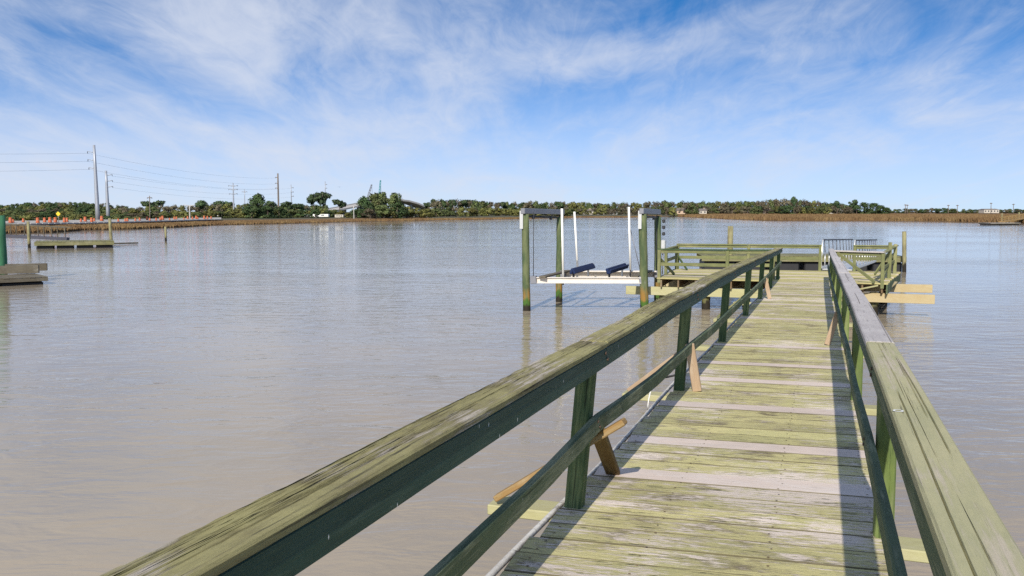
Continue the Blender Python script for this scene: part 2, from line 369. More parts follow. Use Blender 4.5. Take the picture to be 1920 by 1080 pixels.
def reed_mat():
    n = NB('marsh_reeds'); p = n.pos()
    k = n.noise(p, .10, 4, .6); f = n.noise(p, 1.8, 3, .6)
    c = n.mix(n.ramp(k, .36, .64), (.165, .100, .050), (.215, .145, .070)); c = n.mix(n.ramp(f, .45, .7, 0, .7), c, (.10, .065, .032))
    return n.done(c, .9, .15)
M_REED = reed_mat()

# ------------------------------------------------------------------ setting: water, shore, road
def sheet(name, V, Fc, mat): return tag(mesh_obj(name, pymesh(name, V, Fc), mat), kind='structure')
sheet('water', [(-6000, -300, 0), (6000, -300, 0), (6000, 9000, 0), (-6000, 9000, 0)], [(0, 1, 2, 3)], M_WATER)

SHX = [-900, -420, -150, 12, 98, 148, 246, 326, 397, 480, 560, 652, 732, 835, 972, 1055, 1173, 1234, 1270, 1290, 1369, 1462, 1612, 1762, 1867, 1960, 2150, 2500, 3000]
SHY = [470, 452, 444, 439, 437, 433, 430.5, 427, 423, 421, 419, 416.5, 415, 413, 411, 408.4, 408, 406.2, 406.2, 407.2, 411, 414.3, 414.7, 415.6, 418.5, 421, 426, 434, 445]
def shore(px): return ground(px, interp(px, SHX, SHY))
def hillf(px): return max(0.0, 1 - abs(px - 120) / 170.0)
def land_z(px, off):
    z = interp(off, [0, 1.0, 3, 10, 25, 60, 3000], [-.12, .12, .28, .45, .9, 1.0, 1.4])
    if px > 1240: z = interp(off, [0, 1.0, 3, 60, 3000], [-.12, .15, .32, .5, 1.2])
    h = hillf(px); h = h * h * (3 - 2 * h)
    return z + h * interp(off, [0, 55, 190, 320, 600], [0, 0, 1.9, 2.0, .3])
def land_pt(px, off):
    b = shore(px); v = Vector((b.x, b.y, 0)); return v * (1 + off / v.length) + Z * land_z(px, off)
def land_at(px, D):
    """a point on the land in the column px at forward distance D"""
    b = shore(px); k = D / b.y; v = Vector((b.x, b.y, 0)); return v * k + Z * land_z(px, v.length * (k - 1))
xs = sorted(set(list(np.linspace(-900, 3000, 200)) + SHX)); offs = [0, .6, 1.5, 3, 6, 10, 17, 25, 40, 60, 95, 140, 190, 250, 320, 450, 600, 1000, 2000, 5000]
LV = []
for x in xs:
    for o in offs:
        j = random.uniform(-1, 1) * .8 if o < 4 else 0
        LV.append(land_pt(x, max(0, o + (j if o > 0 else random.uniform(0, 1.5)))) if o else land_pt(x, 0))
LF = [(i * len(offs) + j, (i + 1) * len(offs) + j, (i + 1) * len(offs) + j + 1, i * len(offs) + j + 1) for i in range(len(xs) - 1) for j in range(len(offs) - 1)]
terr = sheet('terrain', LV, LF, M_LAND)
M_SCRUB = plain('woodland_floor', (.075, .070, .035), .95, 0, .4, .3); terr.data.materials.append(M_SCRUB)
for p_ in terr.data.polygons:
    i_, j_ = divmod(p_.index, len(offs) - 1)
    if (xs[i_] < 800 and offs[j_] >= 25) or (800 <= xs[i_] < 1262 and offs[j_] >= 6): p_.material_index = 1

# road along the left bank with its concrete barrier
RDX = [-300, 12, 207, 385, 480, 560]; RDY = [430, 422, 418, 412.7, 411, 410]
def road_pt(px, z=1.0): return ground(px, interp(px, RDX, RDY), z)
rx = list(np.linspace(-300, 415, 60)); rv, rf = [], []
for x in rx:
    p = road_pt(x); n_ = Vector((p.x, p.y, 0)).normalized(); rv += [p + n_ * .4 + Z * .12, p + n_ * 9.0 + Z * .50]
for i in range(len(rx) - 1): rf.append((2 * i, 2 * i + 2, 2 * i + 3, 2 * i + 1))
sheet('road', rv, rf, M_ASPH)
bt = thing('road_kerb', 'long low pale concrete kerb edging the road behind the left marsh', 'kerb', road_pt(100))
bx = list(np.linspace(-60, 412, 42))
for a, b in zip(bx, bx[1:]):
    pa, pb = road_pt(a), road_pt(b); k = (pb - pa).normalized() * .06
    beam('kerb_stone', pa + k + Z * .07, pb - k + Z * .07, .30, .22, M_CONC, bt, bev=.03)

# marsh reeds: many blades, nobody could count them
def reeds(name, label, spans, seed):
    rg = np.random.default_rng(seed); V, Fc = [], []
    for (x0, x1, o0, o1, n, hh, pw) in spans:
        for _ in range(n):
            px = rg.uniform(x0, x1); o = o0 + (o1 - o0) * rg.random() ** pw; p = land_pt(px, o)
            h = hh * rg.uniform(.65, 1.25); w = rg.uniform(.10, .26) * max(1.0, p.y / 190); a = rg.uniform(-.9, .9); dx, dy = math.cos(a) * w, math.sin(a) * w
            lx, ly = rg.normal(0, .18) * h, rg.normal(0, .18) * h; i = len(V)
            V += [(p.x - dx, p.y - dy, p.z - .1), (p.x + dx, p.y + dy, p.z - .1), (p.x + lx + dx * .5, p.y + ly + dy * .5, p.z + h * .7), (p.x + lx * 1.5, p.y + ly * 1.5, p.z + h)]
            Fc += [(i, i + 1, i + 2), (i, i + 2, i + 3)]
    tag(mesh_obj(name, pymesh(name, V, Fc), M_REED), label, 'marsh grass', kind='stuff')
reeds('marsh_grass', 'brown marsh grass fringing the left bank below the road', [(-120, 560, 1.0, 11, 24000, .42, 1.0), (560, 1240, 1.0, 8, 4000, .4, 1.0)], 3)
reeds('marsh_grass', 'tawny marsh grass flat stretching behind the pier on the right', [(1272, 2100, 1.2, 25, 15000, .95, 1.2), (1290, 2100, 20, 420, 16000, .95, 1.5)], 4)

# ------------------------------------------------------------------ pier walkway
TL, TR = -1.28, .334
def tr_at(s): return interp(s, [0, 11.6, 18, 26], [TR, .325, .25, .20])
q = ray(-5200, 397); PLD = Vector((-q.x, -q.y, 0)).normalized()       # the planks lie slightly askew
pier = thing('pier_walkway', 'weathered yellow-green plank walkway running out over the water', 'pier', P(12, -.47, -1.2))
PITCHP = .2225; NEWS = [5.235, 6.13, 7.47, 8.82, 9.93, 11.46, 15.0, 18.0, 20.6, 23.2, 25.0]
s = -2.0 + (5.235 + 2.0) % PITCHP; k = 0
while s < 26.3:
    new = any(abs(s - x) < PITCHP / 2 for x in NEWS)
    c0 = P(s, -.47, -.019 + random.uniform(-.002, .002) + (.002 if new else 0))
    def endp(t): return c0 + PLD * ((t + .47) / PLD.dot(CR))
    a = endp(TL + random.uniform(-.018, .018)); b = endp(tr_at(s) + random.uniform(-.012, .02)); sl = Vector((DV.z, 0, 0))
    a.z += DV.z * (a - c0).dot(DH); b.z += DV.z * (b - c0).dot(DH)
    M = Matrix.Translation((a + b) / 2) @ frame(a, b) @ Matrix.Rotation(random.uniform(-.008, .008) + DV.z, 4, 'X') @ Matrix.Rotation(random.uniform(-.0035, .0035), 4, 'Z')
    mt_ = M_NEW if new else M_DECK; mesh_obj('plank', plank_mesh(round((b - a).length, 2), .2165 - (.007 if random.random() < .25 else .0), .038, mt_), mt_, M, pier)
    s += PITCHP
for t in (-1.20, -.75, -.2, .27):
    for a in range(-2, 26, 4): beam('stringer', P(a, t, -.15), P(min(a + 4, 26.2) - .01, t, -.15), .05, .215, M_JOIST, pier)
POSTS = [.85, 4.46, 8.07, 11.72, 15.42, 19.05, 22.7, 26.35]
for i, sp in enumerate(POSTS[:-1]):
    for dz, ds in ((0, .17),):
        o0 = P(sp + .23, -1.80 if i in (1, 2) else -1.72, -.30); o1 = P(sp + .23, .80 if i > 1 else .78, -.30)
        beam('outrigger', P(sp + .23, -1.78, -.105) - Z * .02, P(sp + .23, -1.225, -.105) - Z * .02, .19, .06, M_PALEG, pier)
        beam('outrigger', P(sp + .30, .30, -.105) - Z * .02, P(sp + .30, .80, -.105) - Z * .02, .19, .06, M_PALEG, pier)
        beam('pile_cap', P(sp + .23, -1.15, -.375), P(sp + .23, .26, -.375), .09, .215, M_JOIST, pier)
    for t in (-.98, .06): tube('piling', P(sp + .23, t, -.27) - Z * 3.2, P(sp + .23, t, -.27), .125, M_PILE2, pier, seg=14, rings=8, wob=.004)

# nail heads where the planks cross the stringers
NV, NF = [], []
for s_ in np.arange(2.6, 14, PITCHP):
    sc_ = 5.235 + round((s_ - 5.235) / PITCHP) * PITCHP
    for t in (-1.20, -.75, -.2, .27):
        for e in (-.06, .055):
            c_ = P(sc_ + e + (t + .47) * -.079 + random.uniform(-.01, .01), t + random.uniform(-.015, .015), .0042); i_ = len(NV); r_ = random.uniform(.005, .0075)
            NV += [c_ + DV * (r_ * math.cos(a_)) + CR * (r_ * math.sin(a_)) - P(8, -.47) for a_ in np.linspace(0, 2 * math.pi, 6, endpoint=False)]; NF.append(tuple(range(i_ + 5, i_ - 1, -1)))
tag(mesh_obj('nail_heads', pymesh('nail_heads', NV, NF), M_JOIST, Matrix.Translation(P(8, -.47)), pier), kind='stuff')

# ------------------------------------------------------------------ walkway guard rails
LHs, LHh = [0, 1.24, 2.3, 4.0, 6.8, 8.07, 9.3, 12.3, 19, 21.5, 26.4], [.86, .872, .888, .893, .935, .945, .955, .965, .945, .935, .925]
def lcap(s): return P(s, interp(s, [0, 4, 8, 14, 27], [-1.122, -1.124, -1.135, -1.15, -1.18]), interp(s, LHs, LHh) + .004 * math.sin(s * 2.1))
RTs, RTt = [0, 5, 8.8, 14, 20, 26.4], [.306, .302, .293, .262, .222, .205]
RHs, RHh = [0, 5, 9, 16, 26.4], [.89, .89, .895, .91, .91]
def rcap(s): return P(s, interp(s, RTs, RTt), interp(s, RHs, RHh) + .004 * math.sin(s * 1.7 + 1))
lr = thing('guard_rail', 'long left guard rail of the walkway, with splintered olive cap over dark green boards', 'guard rail', P(12, -1.22, 0))
rr = thing('guard_rail', 'right guard rail of the walkway, with cap sage-painted near and bare grey beyond', 'guard rail', P(12, .33, 0))
def run(cap, a, b, off, n=10): return [cap(lerp(a, b, i / n)) + CR * off[0] + Z * off[1] for i in range(n + 1)]
cuts = [-.6, 4.46, 8.05, 11.72, 19.05, 26.45]
for i, (a, b) in enumerate(zip(cuts, cuts[1:])):
    g = .004
    rail_board('cap_board', run(lcap, a + g, b - g, (0, .0025 * (i % 2)), 14), .158, .027, M_CAPL, lr, cracks=13 if i < 2 else 6, seed=11 + i, step=.05 if i < 3 else .15, splinter=.0035, rough=.003)
    rail_board('side_board', run(lcap, a + g, b - g, (.052, -.0295), 14), .038, .102, M_PAINT, lr, seed=30 + i, step=.3)
cuts = [-.6, 5.07, 8.8, 12.5, 19.05, 26.4]
for i, (a, b) in enumerate(zip(cuts, cuts[1:])):
    g = .003
    rail_board('cap_board', run(rcap, a + g, b - g, (0, .004 * (i % 2)), 14), .142, .038, M_CAPR if i == 0 else M_GREY, rr, cracks=8 if i == 0 else 2, seed=51 + i, step=.05 if i < 2 else .15, rough=.001)
    rail_board('side_board', run(rcap, a + g, b - g, (-.046, -.041), 14), .036, .089, M_MID if i == 0 else M_PAINT, rr, seed=70 + i, step=.3)
LMs, LMh = [0, 2.5, 3.6, 4.46, 5.2, 6.2, 8.07, 9.8, 11.7, 15.4, 19, 22.7, 26.4], [.41, .435, .455, .502, .475, .45, .452, .43, .445, .45, .47, .50, .545]
def lmid(s): return P(s, interp(s, [0, 8, 27], [-1.108, -1.113, -1.14]), interp(s, LMs, LMh))
RMs, RMh = [0, 3, 4.6, 6.4, 8.2, 10, 11.8, 19, 26.4], [.50, .515, .50, .44, .46, .42, .45, .46, .47]
def rmid(s): return P(s, interp(s, RTs, RTt) - .068, interp(s, RMs, RMh))
mc = [-.6, 4.5, 11.75, 19.05, 26.5]
for i, (a, b) in enumerate(zip(mc, mc[1:])):
    rail_board('mid_rail', run(lmid, a + .003, b - .003, (0, 0), 24), .038, .089, M_MID, lr, seed=90 + i, step=.12)
mc = [-.6, 4.6, 8.25, 15.4, 26.35]
for i, (a, b) in enumerate(zip(mc, mc[1:])):
    rail_board('mid_rail', run(rmid, a + .003, b - .003, (0, 0), 24), .038, .089, M_MID, rr, seed=99 + i, step=.12)
for i, sp in enumerate(POSTS):
    j = random.uniform(-.012, .012)
    beam('post', P(sp, -1.222 + j * .3, -.02 if i != 7 else -.1), lcap(sp) + CR * -.022 - Z * .029, .092, .092, M_POST, lr, up=CR, bev=.008)
    sr = sp + .10
    beam('post', P(sr, interp(sr, RTs, RTt) + .014, -.18), rcap(sr) + CR * .012 - Z * .039, .088, .092, M_POSTR, rr, up=CR, bev=.008)
# bolt heads through boards into the posts
M_BOLT = plain('rusty_bolt', (.11, .075, .055), .7, .4)
for sp in POSTS[1:6]:
    for (root, base, sgn) in ((lr, lcap(sp) + CR * .0715 - Z * .03, 1), (rr, rcap(sp + .10) - CR * .0645 - Z * .041, -1)):
        for (ds, dz) in ((-.024, -.028), (.022, -.066)):
            c_ = base + DV * ds + Z * dz; tube('bolt', c_ - CR * .004 * sgn, c_ + CR * .007 * sgn, .0095, M_BOLT, root, seg=6)
    for (root, base, sgn) in ((lr, lmid(sp) + CR * .0195, 1), (rr, rmid(sp + .10) - CR * .0195, -1)):
        for (ds, dz) in ((-.02, -.025), (.022, -.062)):
            c_ = base + DV * ds + Z * dz; tube('bolt', c_ - CR * .004 * sgn, c_ + CR * .006 * sgn, .008, M_BOLT, root, seg=6)
# a ring of white paint left on the near right cap
rc = rcap(3.16) - CR * .052 + Z * .0014; RV, RF = [], []
for k_ in range(18):
    a_ = k_ * 2 * math.pi / 18
    for r_ in (.011, .017): RV.append(DV * (r_ * math.cos(a_) * 1.1) + CR * (r_ * math.sin(a_)))
for k_ in range(18): i_, j_ = 2 * k_, 2 * ((k_ + 1) % 18); RF.append((i_, j_, j_ + 1, i_ + 1))
mesh_obj('paint_ring', pymesh('paint_ring', RV, RF), M_WHITE, Matrix.Translation(rc), rr)
# knee braces outside, kick braces inside
def deckpt(x, y, h=0.0):
    r = ray(x, y); n_ = CR.cross(DV); k = ((ORG - EYE).dot(n_) + h * n_.z) / r.dot(n_); return EYE + r * k
beam('knee_brace', P(4.62, -1.73, -.06), P(4.62, -.985, .45), .085, .036, M_ORANGE, lr, up=Z)
beam('knee_brace', P(8.20, -1.72, -.06), P(8.20, -1.13, .42), .085, .036, M_PINK, lr, up=Z)
beam('knee_brace', P(15.5, -1.70, -.06), P(15.5, -1.15, .42), .085, .036, M_RAILG, lr, up=Z)
beam('kick_brace', P(4.58, -1.13, .40), P(5.14, -1.165, .004), .085, .036, M_BROWN, lr)
beam('kick_brace', P(8.0, -1.12, .44), P(8.05, -1.05, .003), .082, .036, M_PINK, lr, up=DH)
beam('kick_brace', P(19.1, -1.13, .44), P(19.15, -1.03, .003), .082, .036, M_PINK, lr, up=DH)
beam('kick_brace', P(11.95, .20, .42), P(11.85, .08, .003), .075, .036, M_PINK, rr, up=DH)
for sp in POSTS[1:-1]:
    beam('knee_brace', P(sp + .22, .76, -.07), P(sp + .19, .355, .42), .080, .036, M_POST if sp < 9 else M_RAILG, rr, up=Z)
# weathered pipe clipped along the left edge, and a hose
pp = [P(x, -1.318 + .008 * math.sin(x * 1.3), -.02 + .012 * math.sin(x * .9)) for x in np.linspace(-1, 26, 60)]
tag(path_tube('conduit_pipe', pp, .016, M_PIPE, seg=8), 'thin weathered white pipe running along the left edge of the walkway', 'pipe')
hp = [P(8.9 + .25 * k, -1.335 - .22 * math.sin(k * math.pi), -.02 - .10 * math.sin(k * math.pi) + .12 * (1 - k)) for k in np.linspace(0, 1, 14)]
tag(path_tube('hose', hp, .011, M_BLACK, seg=6), 'short black hose looping out beside the second left post', 'hose')
cl = [P(7.55, -1.36, .16 - .5 * k) + CR * (-.05 * math.sin(k * 3)) for k in np.linspace(0, 1, 10)]
tag(path_tube('cord', cl, .006, M_PVC, seg=5), 'thin white cord hanging off the left edge by the second post', 'cord')

# ------------------------------------------------------------------ platform at the end
PZ = .93
FLc, FRc, BRc, BLc = Vector((4.3, 25.9, PZ)), Vector((10.15, 23.83, PZ)), Vector((12.55, 28.5, PZ)), Vector((5.6, 30.1, PZ))
def Q(u, v, h=0.0):                       # u 0..1 left to right, v 0..1 front to back
    return lerp(lerp(FLc, FRc, u), lerp(BLc, BRc, u), v) + Z * h
plat = thing('pier_platform', 'square yellow-green plank platform at the end of the walkway', 'platform', Q(.5, .5, -.93))
NPL = 20
for i in range(NPL):
    v = (i + .5) / NPL; a, b = Q(0, v), Q(1, v); dd = (b - a).normalized()
    cutl = random.uniform(.35, .65); mid = lerp(a, b, cutl)
    hz = -.019 + random.uniform(-.004, .004)
    M1 = M_NEW if i in (4, 9, 15) else M_PLAT
    beam('plank', a - dd * random.uniform(0, .06) + Z * hz, mid - dd * .003 + Z * hz, .215, .038, M1, plat)
    beam('plank', mid + dd * .003 + Z * hz, b + dd * random.uniform(0, .06) + Z * hz, .215, .038, M1, plat)
for i in range(13):
    u = .015 + i / 12 * .97; beam('joist', Q(u, .012, -.16), Q(u, .985, -.16), .045, .235, M_JOIST, plat)
fr = (FRc - FLc).normalized()
beam('cross_beam', Q(0, .05, -.41) - fr * .98, Q(.78, .05, -.41), .10, .25, M_PALEG, plat)
beam('cross_beam', Q(.782, .05, -.42), Q(1, .05, -.42) + fr * 1.22, .10, .25, M_TREAT, plat)
beam('cross_beam', Q(0, .72, -.41) - fr * .35, Q(1, .72, -.41) + fr * 1.05, .10, .25, M_TREAT, plat)
beam('fascia_board', Q(1, 0, -.17) + fr * .035, Q(1, 1, -.17) + fr * .035, .04, .26, M_MID, plat)
beam('fascia_board', Q(0, 1.005, -.17), Q(1, 1.005, -.17), .04, .24, M_OLIVED, plat)
beam('strut', Q(.985, .06, -.32), Q(1.0, .5, -.15) + fr * .09, .09, .04, M_TREAT, plat)
beam('strut', Q(.80, -.01, -.32), Q(.97, -.01, -.06), .05, .04, M_PALEG, plat)
for (u, v) in ((.02, .09), (.22, .09), (.52, .09), (.86, .09), (.95, .09), (.03, .76), (.35, .76), (.68, .76), (.95, .76)):
    p = Q(u, v, -.29); tube('piling', p - Z * 3, p, .125, M_PILE2, plat, seg=14, rings=8, wob=.004)

def rail_run(parent, pts, h=.86, mat=M_RAILG, mids=(.40,), cap=.12, posts=True, capmat=None, ext=0.0):
    for i, (a, b) in enumerate(zip(pts, pts[1:])):
        d_ = (b - a).normalized()
        beam('cap_board', a + Z * (h - .019) - d_ * .045, b + Z * (h - .019) + d_ * (.045 if i == len(pts) - 2 else -.048), cap, .038, capmat or mat, parent)
        for m_ in mids: beam('mid_rail', a + Z * m_ + d_ * .047, b + Z * m_ - d_ * .047, .038, .10, mat, parent)
        beam('side_board', a + Z * (h - .085) + d_ * .047, b + Z * (h - .085) - d_ * .047, .036, .085, mat, parent)
    if posts:
        for p in pts: beam('post', p - Z * .15, p + Z * (h - .040), .09, .09, mat, parent, up=fr)
pl = thing('guard_rail', 'green guard rail around the left and back of the platform', 'guard rail', Q(0, 1))
wl = Vector((lcap(26.4).x, lcap(26.4).y, PZ))
rail_run(pl, [Q(.005, .015), Q(.32, .02), lerp(Q(.32, .02), wl, .97) - fr * .12], cap=.10, capmat=M_POST)
rail_run(pl, [Q(.012, .975), Q(.34, .975), Q(.66, .975)], cap=.12)
rail_run(pl, [Q(.006, .35), Q(.009, .93)], mids=(.42,), h=.80)
beam('diagonal_brace', Q(.005, .05, .55), Q(.05, .3, .02), .04, .09, M_RAILG, pl)
beam('diagonal_brace', Q(.015, .93, .45), Q(.07, .80, .02), .04, .07, M_POST, pl)
pr = thing('guard_rail', 'guard rail with crossed diagonal boards at the right corner of the platform', 'guard rail', Q(1, 0))
wr = Vector((rcap(26.4).x, rcap(26.4).y, PZ))
rail_run(pr, [wr + fr * .1, Q(.985, .012)], cap=.16, capmat=M_GREY, mids=())
rail_run(pr, [Q(.81, .975), Q(.985, .975)], cap=.12, mids=(.42,))
for (u, v, h) in ((.99, .40, 1.05), (.992, .80, .93)): beam('post', Q(u, v, -.15), Q(u, v, h), .10, .10, M_RAILG, pr, up=fr)
beam('diagonal_brace', wr + fr * .16 + Z * .80 - DH * .06, Q(.955, .0, .03) - DH * .06, .035, .085, M_RAILG, pr)
beam('diagonal_brace', Q(.93, .40, .10), Q(.985, .55, .78), .035, .085, M_RAILG, pr)
beam('diagonal_brace', Q(.985, .05, .10), Q(.985, .75, .62), .035, .085, M_RAILG, pr)
beam('cap_board', Q(.985, .05, .82), Q(.99, .95, .86), .12, .036, M_RAILG, pr)
beam('mid_rail', Q(.985, .06, .40), Q(.99, .95, .40), .036, .09, M_RAILG, pr)

# ------------------------------------------------------------------ boat lift
lift = thing('boat_lift', 'boat lift with green piles, white cradle and blue carpeted bunks left of the platform', 'boat lift', (2.6, 26.5, 0))
PL = {'a': (Vector((.43, 25.5, 0)), 2.80, .113, (-.05, 0)), 'b': (Vector((1.50, 28.0, 0)), 2.72, .108, (.02, 0)), 'c': (Vector((3.84, 25.3, 0)), 2.80, .122, (-.10, 0)), 'd': (Vector((4.66, 28.0, 0)), 2.72, .112, (-.04, 0))}
tops = {}
for k_, (p, zt, r_, ln) in PL.items():
    t_ = p + Vector((ln[0], ln[1], zt)); tops[k_] = t_
    tube('pile', p - Vector((ln[0], ln[1], 0)) - Z * 3, t_, r_ * 1.06, M_PILE, lift, r1=r_ * .94, seg=18, rings=14, wob=.005)
def ibeam(name, p0, p1, w, h, mat, parent):
    t = .02; b_ = beam(name, p0, p1, t, h - 2 * t - .002, mat, parent, bev=0)
    beam('flange', p0 + Z * (h / 2 - t / 2), p1 + Z * (h / 2 - t / 2), w, t, mat, b_, bev=0); beam('flange', p0 - Z * (h / 2 - t / 2), p1 - Z * (h / 2 - t / 2), w, t, mat, b_, bev=0); return b_
for a, b in (('a', 'b'), ('c', 'd')):
    d_ = (tops[b] - tops[a]); d_.z = 0; d_.normalize(); z0 = Z * .09
    tb = beam('top_beam', tops[a] + z0 - d_ * .18, tops[b] + z0 + Z * .05 + d_ * .25, .13, .16, M_GALV, lift, bev=.01)
    beam('drive_shaft', tops[a] + d_ * .2 - Z * .07, tops[b] - d_ * .2 - Z * .03, .06, .06, M_DARK, tb, bev=.02)
    for e in (.22, .72):
        pp_ = lerp(tops[a], tops[b], e); beam('winch_bracket', pp_ - Z * .12, pp_ + Z * .0, .06, .10, M_DARK, tb, up=d_)
    beam('bracket_plate', tops[a] - d_ * .155 + Z * .10 - fr * .05, tops[a] - d_ * .155 - Z * .42 - fr * .05, .012, .10, M_ALU, lift, up=fr, bev=.002)
    beam('motor_box', tops[b] + d_ * .12 + Z * .02, tops[b] + d_ * .12 - Z * .2, .14, .16, M_DARK, lift, up=d_, bev=.02)
CZ = .90
la = Vector((.62, 25.36, CZ)); lc = Vector((3.75, 25.28, CZ)); lb_ = Vector((1.62, 27.85, CZ)); ld = Vector((4.55, 27.72, CZ))
ibeam('cradle_beam', la, lc, .12, .17, M_WHITEB, lift); ibeam('cradle_beam', lb_, ld, .12, .17, M_WHITEB, lift)
beam('cradle_walkway', lerp(la, lb_, .98) + Z * .10, lerp(lc, ld, .98) + Z * .10, .34, .035, M_WHITEB, lift)
beam('side_timber', lerp(la, lc, .10) + Z * .105 - DH * .2, lerp(lb_, ld, .06) + Z * .11, .20, .05, M_OLDD, lift); beam('side_timber', lerp(la, lc, .93) + Z * .105, lerp(lb_, ld, .93) + Z * .11, .20, .05, M_OLDD, lift)
for e0 in (.36, .69):
    p0 = lerp(la, lc, e0) + Z * .265; p1 = lerp(la, lc, e0) + (lb_ - la) * .72 + Z * .31
    bu = beam('bunk_board', p0 - DH * .15, p1, .085, .18, M_BLUE, lift, bev=.03, roll=R(24) if e0 < .5 else R(-18))
    beam('bunk_cover', p0 - DH * .149 + fr * .07 - Z * .01, p1 + fr * .075 - Z * .012, .055, .135, M_BLUE, bu, bev=.03, roll=R(-24) if e0 < .5 else R(20))
    for e in (.05, .8): pb = lerp(p0, p1, e); beam('bunk_bracket', pb - Z * .29, pb - Z * .05, .05, .07, M_DARK if e < .1 else M_ALU, lift, up=DH)
for (bx_, by_, tx_, ty_, D_) in ((1056, 520, 1053.5, 391, 25.5), (1083, 503, 1077, 397, 27.9), (1182, 506, 1179, 388, 27.2)):
    b0, t0 = at(bx_, by_, D_), at(tx_, ty_, D_); tube('guide_pole', b0, t0, .034, M_PVC, lift, seg=12); tube('pole_socket', b0 - Z * .22, b0 + Z * .02, .022, M_DARK, lift, seg=8)
for k_, e in (('a', la), ('b', lb_), ('c', lc), ('d', ld)):
    tube('cable', e + Z * .05, Vector((e.x, e.y, tops[k_].z + .05)), .010, M_DARK, lift, seg=6)
    beam('cable_plate', e - fr * .08 + Z * .0, e + fr * .10 + Z * .02, .14, .22, M_GALV, lift, bev=.01)
tube('stay', at(1182, 430, 27.5), at(1200, 505, 27.5), .014, M_GALV, lift, seg=6)
cb = Vector((4.80, 27.9, 0))
ctl = thing('control_box', 'grey electrical control box with dark switches on the rear lift pile', 'box', cb + Z * 1.8)
beam('enclosure', cb + Z * 1.55, cb + Z * 1.98, .20, .14, M_ALU, ctl, up=fr, bev=.02)
for z_ in (2.12, 2.32, 2.52): beam('switch', cb + Z * z_, cb + Z * (z_ + .11), .10, .09, M_DARK, ctl, up=fr, bev=.02)
tube('conduit', cb + Z * .9 - fr * .02, cb + Z * 1.55 - fr * .02, .02, M_GALV, ctl, seg=8)

# ------------------------------------------------------------------ floating dock and gangway behind the platform
def float_dock(name, label, A, B, wid, top, mat, fas, n_f=5, plank=.2, fh=.24, group=None, post=None):
    A, B = Vector(A), Vector(B); A.z = B.z = 0; dd = (B - A).normalized(); nn = Vector((-dd.y, dd.x, 0)); L_ = (B - A).length
    th = thing(name, label, 'dock', (A + B) / 2 + nn * wid / 2, group)
    n = int(L_ / plank); pk = L_ / n
    for i in range(n):
        c = A + dd * (i + .5) * pk + Z * (top - .019 + random.uniform(-.004, .004)); beam('plank', c - nn * random.uniform(0, .03), c + nn * wid, pk - .012, .038, mat, th)
    for v in (.02, wid - .02): beam('fascia_board', A + nn * v + Z * (top - .04 - fh / 2), B + nn * v + Z * (top - .04 - fh / 2), .045, fh, fas, th)
    for i in range(n_f):
        a = A + dd * (L_ * (i + .08) / n_f); b = A + dd * (L_ * (i + .92) / n_f)
        beam('float', a + nn * wid / 2 + Z * (top - fh - .04) / 2 - Z * .12, b + nn * wid / 2 + Z * (top - fh - .04) / 2 - Z * .12, wid * .86, top - fh - .04 + .2, M_BLACK, th, bev=.05)
    return th
fdA = ground(1316, 479, .72); fdB = ground(1700, 481, .72)
float_dock('floating_dock', 'long olive plank float moored behind the platform', fdA, fdB, 2.6, .72, M_OLIVED, M_OLIVED, 6, .22)
gw = thing('gangway', 'aluminium gangway with dark handrails leading off the back of the platform', 'gangway', Q(.72, 1.0))
g0 = Q(.735, 1.02, .03); g1 = ground(1620, 491, .62); gd = g1 - g0; gl = gd.length; gdn = gd.normalized(); gs = Vector((gdn.y, -gdn.x, 0)).normalized()
beam('deck_panel', g0, g1, .95, .04, M_ALU, gw)
for sgn in (-1, 1):
    o_ = gs * .5 * sgn
    beam('bottom_chord', g0 + o_ + Z * .06, g1 + o_ + Z * .06, .05, .08, M_ALU, gw)
    beam('top_chord', g0 + o_ + Z * .98 + gdn * .15, g1 + o_ + Z * 1.0, .05, .05, M_DARK, gw)
    path_tube('end_bow', [g0 + o_ + Z * .05 - gdn * .0, g0 + o_ + Z * .55 - gdn * .05, g0 + o_ + Z * .85 + gdn * .02, g0 + o_ + Z * .985 + gdn * .18], .028, M_ALU, gw, seg=8)
    beam('mid_chord', g0 + o_ + Z * .52, g1 + o_ + Z * .52, .035, .05, M_ALU, gw)
    n = 9
    for i in range(n):
        b_ = lerp(g0, g1, (i + .7) / n) + o_; tube('baluster', b_ + Z * .545, b_ + Z * .96 - gdn * .30, .015, M_GALV, gw, seg=6); tube('strut', b_ + Z * .1, b_ + Z * .50, .022, M_ALU, gw, seg=6)
def lone_pile(name, label, x, yt, yb, r_, mat, tilt=0.0, group=None, D=None):
    b = ground(x, yb) if D is None else Vector(((x - CX) * D / F, D, 0)); zt = at(x, yt, b.y).z
    return tag(tube(name, b - Z * 2.5 - RT * tilt * 2.5, Vector((b.x, b.y, zt)) + RT * tilt * zt, r_, mat, seg=14, rings=6, wob=.006), label, 'pile', group)
lone_pile('mooring_pile', 'square-topped pale guide pile standing behind the platform back rail', 1369, 424, 497, .135, M_PILEO, 0, D=44.0)
lone_pile('mooring_pile', 'dark slender pile leaning left behind the right corner of the platform', 1697, 434, 506, .095, M_PILEO, -.04, D=42)

